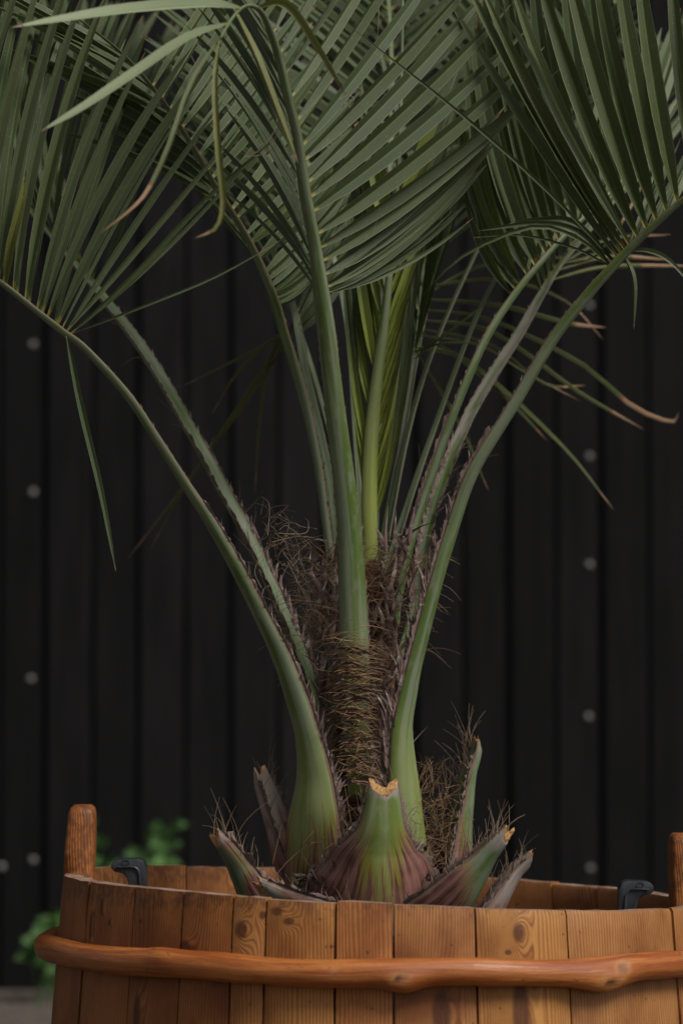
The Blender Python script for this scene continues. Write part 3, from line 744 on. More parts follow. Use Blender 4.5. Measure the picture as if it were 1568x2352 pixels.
fan(A, [((130, 750), (330, 150, -.05), (-20, 0), 18), ((60, 695), (200, 60, -.05), (-20, 0), 22), ((0, 645), (110, -20, -.1), (-20, 0), 22), ((-80, 590), (10, -60, -.1), (-16, 0), 22)], 8, 12, rd2=.1)
hero(A, [(160, 770, -.24), (330, 702, -.24), (500, 632, -.23), (655, 545, -.22)], 6, brown=.86)
hero(A, [(158, 769, -.24), (300, 640, -.23), (470, 460, -.22), (640, 310, -.2)], 10)
hero(A, [(135, 780, -.235), (185, 930, -.24), (232, 1130, -.24), (266, 1312, -.24)], 12, brown=.97, flat=True)
hero(A, [(8, 650, -.26), (25, 560, -.28), (48, 470, -.29), (60, 392, -.29)], 17, olive=.6, brown=.9)
membrane(A, 1960, 1150, (inn(A, 1),), 9)
teeth(A, 1740, 1240, (inn(A, 1),), 13, (34, 10, 16, 7), jag=1.2, hair=.15)
M_spine = mat_fibre('pale_spine', (0.16, 0.11, 0.09), (0.36, 0.29, 0.26), (0.10, 0.06, 0.05))
teeth(A, 1700, 1200, (inn(A, 1),), 26, (46, 7, 26, 5), inward=.5, jag=2.2, mat=M_spine, name='edge_spines')
teeth(A, 1240, 800, (1, -1), 24, (14, 5, 9, 3), hair=0)

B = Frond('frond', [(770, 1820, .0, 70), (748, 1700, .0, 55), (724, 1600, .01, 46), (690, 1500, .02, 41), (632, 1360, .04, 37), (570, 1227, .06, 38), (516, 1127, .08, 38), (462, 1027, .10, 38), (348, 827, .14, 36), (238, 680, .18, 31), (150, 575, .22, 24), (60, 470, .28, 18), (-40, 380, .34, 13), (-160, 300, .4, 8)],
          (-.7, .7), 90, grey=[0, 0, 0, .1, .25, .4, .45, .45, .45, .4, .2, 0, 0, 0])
B.o['label'] = 'frond leaning back towards the wall, its pale grooved inner face showing'
fan(B, [((215, 650), (430, 170, .12), (-10, 0), 20), ((170, 600), (330, 60, .15), (-20, 0), 24), ((90, 505), (230, -40, .2), (-20, 0), 24), ((10, 425), (120, -100, .2), (-20, 0), 24), ((-60, 365), (20, -120, .25), (-10, 0), 22)], 15, 14, rd2=.1)
fan(B, [((180, 610), (120, 230, .35), (-20, 0), 22), ((90, 505), (30, 120, .4), (-20, 0), 24), ((10, 425), (-40, 60, .45), (-10, 0), 24)], 9, 14, rd2=.05)
membrane(B, 1760, 1000, (1, -1), 10)
teeth(B, 1760, 1150, (1, -1), 11, (62, 17, 34, 10), jag=1.3, hair=.55)
teeth(B, 1150, 690, (1, -1), 18, (24, 7, 12, 5), hair=.12)

C = Frond('frond', [(795, 1620, .03, 44), (788, 1480, .03, 40), (770, 1330, .03, 36), (755, 1227, .03, 32), (735, 1077, .035, 33), (703, 919, .035, 37), (654, 759, .02, 37), (624, 663, .0, 34), (570, 545, -.02, 27), (492, 418, -.06, 22), (425, 305, -.1, 19), (360, 210, -.15, 16), (280, 120, -.2, 13), (180, 40, -.26, 8)],
          (-.85, -.35), 90)
C.o['label'] = 'upright frond leaning aside, dense dark leaflets along one flank'
fan(C, [((645, 695), (770, 560, .16), (0, 30), 17), ((636, 675), (800, 470, .18), (0, 25), 22), ((608, 620), (830, 380, .2), (-5, 20), 26), ((560, 520), (800, 230, .22), (-5, 10), 26), ((490, 410), (740, 80, .22), (0, 10), 26), ((420, 300), (680, -60, .2), (0, 10), 24), ((350, 200), (560, -160, .15), (0, 0), 22)], 24, 10, rd2=.15)
fan(C, [((606, 650), (400, 310, .1), (10, -10), 9), ((540, 520), (250, 270, .06), (10, -18), 20), ((492, 425), (100, 190, .0), (10, -16), 26), ((430, 312), (0, 75, -.08), (10, -14), 27), ((360, 212), (-60, -40, -.12), (10, -10), 26), ((270, 115), (-120, -120, -.2), (0, 0), 22)], 17, 26, rd2=.2)
teeth(C, 1480, 1250, (1, -1), 14, (40, 10, 22, 7), hair=.25); teeth(C, 1250, 720, (1, -1), 20, (18, 6, 10, 4))

C2 = Frond('frond', [(825, 1620, .03, 34), (785, 1450, .07, 30), (772, 1250, .08, 28), (755, 1100, .09, 27), (732, 985, .10, 25), (705, 870, .12, 24), (688, 772, .14, 21), (670, 690, .17, 17), (640, 600, .22, 14), (600, 500, .27, 12), (540, 380, .33, 10), (460, 250, .40, 6)], (-.4, .9), 60)
C2.o['label'] = 'slender frond at the back of the crown with long hanging leaflets'
fan(C2, [((690, 765), (790, 600, .22), (0, 10), 18), ((680, 730), (810, 480, .26), (0, 5), 22), ((655, 650), (760, 330, .32), (0, 0), 22), ((600, 500), (700, 150, .4), (0, 0), 22)], 11, 12, rd2=.05)
fan(C2, [((670, 690), (560, 420, .30), (0, 0), 20), ((600, 500), (420, 240, .42), (0, 0), 22), ((520, 350), (350, 60, .5), (0, 0), 20)], 8, 12, rd2=.05)
for pp, ww in [([(680, 745, .16), (590, 800, .24), (420, 886, .33)], 9), ([(682, 750, .16), (610, 790, .22), (540, 860, .28), (487, 950, .32)], 10), ([(678, 740, .17), (640, 790, .28), (450, 1080, .42), (292, 1285, .5)], 10),
               ([(676, 735, .17), (620, 820, .26), (595, 960, .3), (585, 1135, .32)], 13), ([(680, 735, .18), (600, 870, .3), (430, 1110, .45), (345, 1262, .5)], 8)]:
    hero(C2, pp, ww, olive=.25, brown=.9)

D = Frond('frond', [(828, 1830, -.06, 58), (824, 1740, -.065, 60), (818, 1630, -.07, 64), (815, 1512, -.08, 67), (809, 1352, -.09, 63), (800, 1192, -.105, 54), (767, 919, -.145, 46), (749, 759, -.175, 43), (737, 668, -.195, 38), (722, 560, -.22, 30), (700, 440, -.255, 28), (684, 320, -.29, 23), (661, 222, -.325, 23), (639, 128, -.36, 20), (618, 64, -.395, 17), (596, 22, -.43, 14), (565, 12, -.46, 11), (535, 38, -.485, 9), (505, 88, -.51, 5)],
          (.02, -1.0), 130, yellow=[.55, .5, .4, .12] + [0] * 15)
D.o['label'] = 'upright frond in front of the crown, its tip nodding over with yellowing leaflets'
fan(D, [((757, 674), (1095, 492, -.12), (0, 30), 8), ((757, 672), (1035, 490, -.12), (0, 24), 9), ((757, 668), (1075, 430, -.12), (0, 30), 16), ((752, 655), (1115, 350, -.13), (-4, 32), 30), ((745, 622), (1150, 250, -.14), (-5, 30), 32), ((738, 570), (1290, 160, -.15), (-5, 26), 33), ((724, 480), (1200, 50, -.17), (-5, 22), 33), ((710, 400), (1140, -50, -.18), (-5, 18), 32), ((694, 300), (1030, -170, -.2), (-5, 15), 29), ((662, 180), (920, -260, -.24), (0, 12), 26), ((628, 70), (800, -300, -.3), (0, 10), 22)], 23, 13, pale=.08, fold=.30)
fan(D, [((715, 655), (540, 420, -.06), (16, -6), 12), ((710, 600), (480, 270, -.06), (16, -8), 20), ((690, 440), (450, 90, -.1), (16, -8), 22), ((672, 300), (440, -60, -.14), (14, -6), 22), ((645, 160), (430, -160, -.2), (10, 0), 20), ((612, 50), (420, -200, -.3), (0, 0), 18)], 19, 17, rd2=.7, pale=.06)
hero(D, [(548, 18, -.49), (470, 8, -.51), (300, 20, -.54), (150, 42, -.57), (26, 62, -.59)], 24, pale=1.0, brown=.945, flat=True, roll=.35)  # extra pale: the light on this leaflet is put into its colour
hero(D, [(528, 55, -.49), (430, 85, -.52), (310, 165, -.55), (190, 245, -.58), (95, 300, -.6)], 19, pale=.85, brown=.965, flat=True, roll=.35)
hero(D, [(518, 70, -.5), (440, 190, -.53), (395, 320, -.55), (345, 430, -.56), (300, 482, -.57), (230, 535, -.57)], 11, pale=.2, olive=.3, brown=.58, flat=True, roll=.35)
hero(D, [(508, 95, -.51), (494, 190, -.53), (503, 350, -.55), (514, 460, -.555), (498, 522, -.56), (448, 546, -.56)], 12, olive=.75, brown=.86, flat=True, roll=.35)
hero(D, [(546, 35, -.48), (590, 130, -.5), (640, 260, -.51), (684, 375, -.52)], 14, olive=.7, brown=.93, flat=True, roll=.35)
hero(D, [(600, 8, -.43), (660, 8, -.46), (730, 105, -.49), (796, 222, -.5)], 16, olive=.8, brown=.94, flat=True, roll=.35)
teeth(D, 1560, 1200, (1, -1), 15, (34, 8, 18, 6), jag=.8, hair=.2); teeth(D, 1200, 700, (1, -1), 20, (15, 6, 9, 4), jag=.6)

F_ = Frond('frond', [(848, 1430, .012, 34), (848, 1330, .015, 34), (850, 1250, .015, 34), (848, 1150, .015, 37), (853, 1000, .015, 34), (868, 850, .015, 28), (881, 750, .015, 24), (893, 640, .015, 17), (903, 540, .02, 14), (912, 420, .02, 12), (918, 300, .02, 10), (922, 150, .03, 8), (925, 0, .03, 5)],
           (.05, -1.0), 80, yellow=[1, 1, 1, .95, .6, .3, .15, .1, 0, 0, 0, 0, 0])
F_.o['label'] = 'young yellow green frond still folded, rising from the heart of the palm'
fan(F_, [((845, 1120), (806, 680, .03), (-2, 20), 13), ((850, 1000), (792, 600, .035), (-4, 10), 17), ((862, 880), (800, 500, .04), (0, 10), 20), ((878, 770), (806, 420, .05), (0, 8), 22), ((890, 660), (810, 300, .06), (0, 5), 22), ((902, 540), (830, 180, .06), (0, 0), 22)], 14, 5, yel=.75, rd2=.3)
fan(F_, [((850, 1200), (926, 800, .0), (10, 12), 10), ((854, 1140), (944, 730, .0), (14, 20), 13), ((858, 1060), (950, 660, .0), (16, 24), 15), ((862, 960), (960, 560, .01), (14, 22), 16), ((872, 850), (985, 470, .01), (10, 16), 17), ((884, 740), (1010, 380, .02), (8, 12), 19), ((896, 620), (1040, 270, .03), (4, 8), 22), ((908, 480), (1060, 120, .04), (0, 0), 24)], 30, 5, yel=1.0, rd2=.3, pale=.32)  # pale mix paints the light on the folded bundle into its colour

G = Frond('frond', [(900, 1440, -.03, 40), (910, 1370, -.03, 36), (945, 1227, -.025, 32), (992, 1077, -.015, 35), (1046, 927, -.005, 33), (1112, 777, .01, 31), (1180, 672, .025, 27), (1240, 600, .035, 23), (1290, 545, .045, 20), (1360, 480, .065, 16), (1430, 410, .1, 13), (1500, 320, .14, 10), (1560, 220, .18, 6)], (.8, -.45), 80)
G.o['label'] = 'frond with a smooth grey stalk and very broad flat leaflets'
fan(G, [((1172, 668), (1050, 380, -.04), (-22, 26), 12), ((1180, 660), (1062, 250, -.05), (-26, 20), 24), ((1205, 632), (1078, 110, -.05), (-26, 20), 34), ((1245, 595), (1100, -10, -.05), (-22, 20), 36), ((1290, 548), (1160, -90, -.04), (-18, 14), 36), ((1350, 490), (1240, -130, -.02), (-14, 10), 34), ((1430, 410), (1340, -180, .02), (-10, 5), 30), ((1510, 300), (1430, -230, .06), (0, 0), 26)], 19, 9, rd2=.35, flat=True, fold=.22, roll=-.15)
fan(G, [((1200, 645), (1310, 280, .22), (0, 0), 18), ((1290, 545), (1410, 130, .26), (0, 0), 24), ((1380, 460), (1520, 60, .3), (0, 0), 24), ((1480, 340), (1620, -60, .34), (0, 0), 22)], 11, 10, pale=.2)
membrane(G, 1400, 950, (inn(G, -1),), 9)
teeth(G, 1400, 1050, (inn(G, -1),), 9, (52, 14, 22, 7), jag=.9, hair=.35); teeth(G, 1050, 690, (1, -1), 22, (16, 6, 8, 4))

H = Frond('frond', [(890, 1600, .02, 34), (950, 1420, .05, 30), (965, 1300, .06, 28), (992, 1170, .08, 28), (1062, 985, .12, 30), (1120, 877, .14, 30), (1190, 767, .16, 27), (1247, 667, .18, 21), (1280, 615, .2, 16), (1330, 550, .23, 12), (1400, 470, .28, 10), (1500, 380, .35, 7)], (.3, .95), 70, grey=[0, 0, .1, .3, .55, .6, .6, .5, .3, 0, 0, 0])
H.o['label'] = 'frond just behind the smooth grey stalk, its inner face pale with wax'
fan(H, [((1250, 665), (1215, 430, .2), (-14, 10), 20), ((1275, 622), (1260, 300, .22), (-10, 10), 26), ((1330, 552), (1330, 180, .28), (-5, 0), 26), ((1420, 455), (1440, 80, .33), (0, 0), 24)], 11, 10, rd2=.1)
fan(H, [((1260, 650), (1440, 350, .34), (0, 0), 14), ((1300, 590), (1540, 300, .38), (0, 0), 18), ((1380, 495), (1600, 230, .42), (0, 0), 18), ((1480, 400), (1660, 160, .46), (0, 0), 16)], 11, 10, pale=.35)
for pp, ww in [([(1275, 622, .22), (1400, 590, .32), (1536, 596, .4)], 10), ([(1290, 605, .22), (1400, 545, .3), (1542, 538, .42)], 9), ([(1285, 610, .22), (1390, 560, .3), (1490, 395, .4)], 10), ([(1262, 650, .2), (1400, 612, .32), (1600, 610, .42)], 9)]:
    hero(H, pp, ww, olive=.3, brown=.68)
teeth(H, 1400, 1000, (1, -1), 9, (46, 14, 24, 8), hair=.3); teeth(H, 1000, 700, (1, -1), 18, (18, 6, 8, 4))

I_ = Frond('frond', [(936, 2000, -.06, 150), (932, 1920, -.07, 126), (926, 1840, -.08, 102), (920, 1760, -.09, 84), (918, 1672, -.10, 68), (933, 1590, -.105, 59), (951, 1512, -.11, 52), (993, 1352, -.12, 47), (1041, 1192, -.13, 45), (1084, 1077, -.145, 43), (1176, 927, -.16, 42), (1266, 777, -.18, 40), (1344, 677, -.195, 38), (1390, 625, -.205, 35), (1442, 570, -.215, 30), (1500, 515, -.23, 25), (1568, 455, -.245, 21), (1660, 385, -.265, 17), (1780, 310, -.29, 12), (1900, 260, -.32, 6)],
           (.82, -.55), 110, maroon=[.7, .35, .12, 0, 0] + [0] * 15, yellow=[.3, .4, .45, .4, .2] + [0] * 15)
I_.o['label'] = 'frond with a thick waxy green stalk rising over the far side of the tub from the grip'
fan(I_, [((1412, 585), (1025, -20, -.2), (-14, -4), 22), ((1425, 572), (1060, -70, -.2), (-14, -4), 24), ((1436, 562), (1150, -60, -.22), (-20, 6), 26), ((1462, 545), (1240, -110, -.22), (-14, 6), 32), ((1494, 515), (1325, -130, -.23), (-12, 6), 32), ((1530, 485), (1400, -140, -.24), (-10, 6), 30), ((1565, 455), (1475, -150, -.25), (-8, 6), 30), ((1640, 400), (1560, -170, -.26), (-8, 0), 28), ((1740, 330), (1640, -180, -.27), (0, 0), 28)], 12, 9, olive=.12, flat=True, roll=.25)
fan(I_, [((1425, 572), (1500, 400, .0), (0, 0), 13), ((1470, 540), (1570, 330, .0), (0, 0), 15), ((1530, 485), (1640, 250, .0), (0, 0), 18)], 10, 8, pale=.4)
hero(I_, [(1396, 600, -.2), (1330, 532, -.22), (1230, 512, -.23), (1095, 530, -.22)], 12)
hero(I_, [(1398, 598, -.2), (1320, 512, -.22), (1240, 505, -.22), (1170, 512, -.22)], 13)
hero(I_, [(1394, 602, -.2), (1320, 570, -.21), (1200, 540, -.21), (1085, 545, -.2)], 5)
hero(I_, [(1398, 596, -.2), (1260, 440, -.24), (1060, 262, -.27), (784, 45, -.3)], 7, rd2=.1)
hero(I_, [(1395, 602, -.2), (1330, 548, -.24), (1220, 520, -.26), (1060, 588, -.26), (960, 690, -.25)], 8)
hero(I_, [(1440, 590, -.21), (1456, 645, -.22), (1455, 756, -.22)], 9, brown=.94)
hero(I_, [(1446, 588, -.21), (1490, 575, -.22), (1540, 600, -.23), (1600, 668, -.23)], 9, pale=.25)
hero(I_, [(1445, 560, -.22), (1300, 300, -.25), (1225, 140, -.26), (1138, -5, -.27)], 17, pale=.45, brown=.985)
membrane(I_, 1800, 1000, (inn(I_, -1),), 12)
teeth(I_, 1780, 1250, (inn(I_, -1),), 9, (74, 17, 44, 13), inward=.9, jag=.5, hair=.4); teeth(I_, 1250, 1020, (inn(I_, -1),), 10, (44, 13, 18, 7), hair=.25); teeth(I_, 1020, 640, (1, -1), 24, (14, 5, 8, 3))

J = Frond('frond', [(860, 1420, .04, 16), (880, 1260, .09, 12), (893, 1160, .1, 10), (915, 1040, .12, 7), (935, 915, .15, 8), (949, 820, .17, 8), (960, 740, .2, 8), (972, 600, .26, 7), (985, 450, .32, 6), (1000, 250, .4, 4)], (.25, .95), 50, grey=[.4, .6, .6, .6, .6, .6, .2, 0, 0, 0])
J.o['label'] = 'thin frond seen edge on behind the heart, with dry tipped leaflets trailing outwards'
fan(J, [((950, 815), (1035, 420, .06), (-6, 0), 14), ((952, 800), (1080, 400, .08), (-6, 0), 17), ((955, 770), (1010, 330, .12), (0, 0), 18), ((962, 720), (1100, 300, .16), (0, 0), 18), ((975, 560), (1120, 180, .26), (0, 0), 20)], 12, 10)
fan(J, [((955, 770), (890, 420, .3), (0, 0), 18), ((975, 560), (850, 200, .36), (0, 0), 20), ((985, 450), (880, 50, .4), (0, 0), 20)], 7, 10)
for pp, ww, br in [([(951, 815, .16), (1010, 775, .12), (1130, 684, .1)], 10, 1.2), ([(951, 818, .16), (1000, 790, .13), (1095, 787, .12)], 6, .99), ([(955, 790, .2), (1080, 830, .3), (1290, 1020, .42), (1410, 1172, .46)], 14, .9),
                   ([(960, 730, .22), (1130, 760, .32), (1330, 900, .44), (1478, 986, .5)], 10, .82), ([(962, 720, .22), (1120, 730, .32), (1330, 830, .44), (1450, 930, .5), (1540, 968, .52), (1558, 945, .52)], 11, .55),
                   ([(966, 690, .24), (1150, 700, .34), (1300, 740, .44), (1392, 752, .48)], 11, .72), ([(968, 660, .24), (1150, 640, .34), (1300, 690, .44), (1385, 780, .48)], 9, .7), ([(955, 790, .2), (1060, 980, .3), (1122, 1128, .36)], 10, .9),
                   ([(958, 760, .2), (1080, 840, .3), (1180, 930, .38), (1256, 1012, .42)], 10, .88), ([(960, 745, .22), (1130, 790, .34), (1250, 880, .42), (1345, 885, .46)], 8, .8), ([(958, 770, .2), (1100, 790, .3), (1200, 850, .38), (1330, 920, .44)], 7, .85), ([(966, 690, .24), (1100, 610, .34), (1260, 590, .42), (1420, 600, .48)], 9, .8)]:
    hero(J, pp, ww, brown=br, olive=.2)

fil = Strips()
for pp, y in [([(878, 335), (884, 400), (872, 480), (858, 528)], -.2), ([(630, 300), (600, 340), (575, 355), (540, 345), (505, 305)], -.3), ([(640, 255), (625, 310), (585, 350)], -.32), ([(800, 225), (806, 300), (795, 420), (790, 470)], -.22), ([(262, 288), (290, 300), (330, 285), (345, 262)], .0),
              ([(780, 228), (800, 218), (812, 226), (808, 240)], -.3), ([(405, 60), (450, 150), (500, 250)], .05), ([(870, 20), (868, 90), (880, 160)], -.1), ([(1010, 330), (960, 400), (900, 470)], -.16), ([(560, 360), (610, 350), (640, 300)], -.3)]:
    fil.tube(catmull([P(a, b, y) for a, b in pp], 16), .0007, .0003, random.uniform(.5, 1))
fil.build('dry_filaments', M_bris, D.o)
# further fronds at the back and above the picture, each with its leaflets gathered in one part
for lab, path, out, n, ln, wp in [
        ('rear frond rising steeply behind the nodding frond', [(820, 1000, .12, 22), (790, 700, .2, 16), (700, 350, .3, 12), (580, 40, .4, 9), (420, -260, .5, 5)], (-.5, .85), 34, .34, 24),
        ('rear frond standing straight up behind the folded heart', [(870, 900, .13, 18), (885, 560, .25, 14), (900, 200, .36, 10), (880, -120, .46, 8), (830, -420, .56, 5)], (0, 1), 34, .34, 24),
        ('rear frond arching back between the folded heart and the broad leaflets', [(915, 1050, .12, 18), (980, 700, .24, 14), (1090, 330, .4, 10), (1240, 20, .55, 8), (1420, -250, .7, 5)], (.5, .85), 34, .36, 24),
        ('low rear frond spreading back towards the wall past the leaning stalk', [(760, 1000, .14, 16), (640, 640, .26, 13), (440, 330, .45, 10), (200, 130, .62, 8), (-80, 0, .8, 5)], (-.7, .7), 32, .34, 22),
        ('low rear frond spreading back towards the wall behind the pale inner face', [(990, 1000, .16, 16), (1130, 650, .28, 13), (1320, 360, .45, 10), (1530, 180, .62, 8), (1760, 80, .8, 5)], (.7, .7), 32, .34, 22),
        ('rear frond fanning out behind the broad flat leaflets', [(960, 900, .14, 16), (1120, 520, .22, 13), (1300, 180, .3, 10), (1480, -80, .36, 8), (1680, -300, .42, 5)], (.7, .45), 32, .33, 24)]:
    fr = Frond('frond', [(850, 1420, .03, 26)] + path, out, 56); fr.o['label'] = lab
    auto_leaves(fr, 26, n, ln, 1.0, wp, rd2=.35, pale=.05)

# ---- trunk, leaf bases, fibres ------------------------------------------------
def trunk():
    lev = [(2110, 175), (2040, 165), (1960, 140), (1880, 108), (1800, 84), (1700, 72), (1600, 66), (1500, 60), (1420, 50), (1360, 38), (1310, 22), (1285, 8)]
    V, F = [], []; K = 40
    cc = catmull([np.append(P(850 + (6 if v < 1500 else 0), v, .01), r * px(0)) for v, r in lev], 70)
    for q in cc:
        for j in range(K):
            a = 2 * math.pi * j / K; nz = mnoise.noise((math.cos(a) * 2.2, math.sin(a) * 2.2, q[2] * 38)); n2 = mnoise.noise((math.cos(a) * 5, math.sin(a) * 5, q[2] * 120))
            r = q[3] * (1 + .12 * nz + .06 * n2) * (1 + 0.05 * math.sin(q[2] * 330 + 2 * nz))
            V.append((q[0] + r * math.cos(a), q[1] + r * math.sin(a), q[2]))
    for i in range(len(cc) - 1):
        for j in range(K): F.append((i * K + j, i * K + (j + 1) % K, (i + 1) * K + (j + 1) % K, (i + 1) * K + j))
    F.append(tuple((len(cc) - 1) * K + j for j in range(K)))
    mesh('trunk', V, F, M_mat, palm)
trunk()

def bristles(fr, n, lo, hi, lmin, lmax, up=.7, sides=(1, -1), stiff=.3, r=.0006):
    st = Strips()
    for _ in range(n):
        e = random.choice(sides); i = int(random.uniform(lo, hi) * (fr.n - 1)); b = fr.edge[e][i] + rng.normal(0, .0012, 3)
        d = unit(fr.T[i] * .6 + fr.N[i] * .5 + fr.S[i] * e * random.uniform(-.3, .4) + np.array([0, 0, up]) + rng.normal(0, .16, 3))
        l = random.uniform(lmin, lmax) * px(0); c2 = rng.normal(0, stiff, 3)
        q = np.linspace(0, 1, 6)[:, None]
        st.tube(b + d * l * q + c2 * l * q ** 2, r * random.uniform(.7, 1.3), r * .35)
    st.build('bristles', M_bris, fr.o)
def stub(path, out, lab, mar, gry=None, **kw):
    fr = Frond('leaf_base', path, out, 34, maroon=mar, grey=gry, yellow=kw.get('yel'), kdepth=kw.get('kd', .95), stub=True)
    fr.o['label'] = lab
    return fr
S1 = stub([(615, 2110, -.11, 138), (588, 2050, -.12, 102), (556, 1990, -.13, 75), (525, 1945, -.145, 55), (497, 1916, -.15, 45)], (-.65, -.6), 'cut leaf base with orange and green flank, bristles along its top', [1, .75, .3, .33, .6], [0, 0, 0, .15, .75])
S2 = stub([(735, 2110, .0, 170), (680, 1990, .0, 138), (645, 1890, .0, 88), (620, 1820, .0, 68), (600, 1772, .0, 55)], (-.7, .45), 'withered grey cut leaf base half hidden behind a flaring stalk', [1, 1, .9, .6, .4], [.2, .3, .6, .7, .9])
S3 = stub([(862, 2150, -.13, 380), (864, 2075, -.148, 308), (868, 2021, -.16, 256), (870, 1974, -.168, 204), (873, 1940, -.172, 154), (876, 1905, -.178, 112), (879, 1855, -.182, 86), (880, 1806, -.184, 68)], (0, -1), 'broad bell shaped maroon cut leaf base with a bright green streak', [1, 1, .85, .66, .45, .3, .18, .15], [0, 0, .05, .1, 0, 0, .05, .75], kd=.6, yel=[.3, .3, .35, .4, .4, .3, .2, .1])
S4 = stub([(1030, 2040, .04, 169), (1040, 1930, .035, 120), (1052, 1850, .03, 81), (1066, 1780, .03, 60), (1085, 1730, .03, 44), (1091, 1700, .03, 31)], (.8, .3), 'tall thin green cut leaf base with a ragged orange tip', [.9, .3, .1, 0, .1, .3], [0, .1, 0, 0, .1, .3])
S5 = stub([(1000, 2140, -.12, 240), (1040, 2065, -.145, 170), (1076, 2005, -.16, 118), (1108, 1962, -.17, 79), (1138, 1930, -.178, 58), (1163, 1906, -.182, 46)], (.75, -.55), 'slanting cut leaf base, maroon below and dull green above, with a pale torn end', [1, .85, .4, .1, .05, .1], [0, 0, .05, .3, .6, .7])
S6 = stub([(1095, 2130, -.03, 130), (1132, 2060, -.03, 91), (1172, 2002, -.03, 62), (1214, 1964, -.03, 49)], (.9, .1), 'blackened grey cut leaf base jutting past the slanting one', [1, .9, .8, .6], [.2, .55, .8, .9])
S7 = stub([(790, 2130, -.19, 169), (720, 2080, -.2, 107), (655, 2050, -.21, 73), (598, 2026, -.215, 55)], (-.85, -.5), 'low cut leaf base lying almost flat with a tan end', [.9, .7, .4, .3], [.1, .3, .5, .7])
bristles(S1, 33, .25, .95, 40, 105, .8); bristles(S2, 22, .4, 1, 20, 70, .4); bristles(S3, 49, .45, 1, 25, 75, .5); bristles(S4, 38, .25, .98, 40, 100, .7, (-1,)); bristles(S4, 13, .3, .9, 30, 70, .7)
bristles(S5, 44, .3, .98, 35, 105, .8); bristles(S6, 24, .2, .95, 25, 80, .8); bristles(S7, 14, .1, .7, 30, 80, .9)
for fr, lo, hi in ((S1, 2070, 1925), (S2, 1980, 1790), (S3, 2100, 1830), (S4, 2020, 1740), (S5, 2100, 1920), (S6, 2100, 1975), (S7, 2110, 2030)):
    membrane(fr, lo, hi, (1, -1), 15)
    teeth(fr, lo, hi, (1, -1), 34, (44, 6, 30, 4), inward=1.4, jag=1.8)
teeth(A, 2000, 1740, (inn(A, 1),), 8, (46, 16, 34, 12), inward=.9, jag=.8, hair=.2); teeth(I_, 1960, 1780, (inn(I_, -1),), 8, (60, 18, 60, 16), inward=.9, hair=.5)

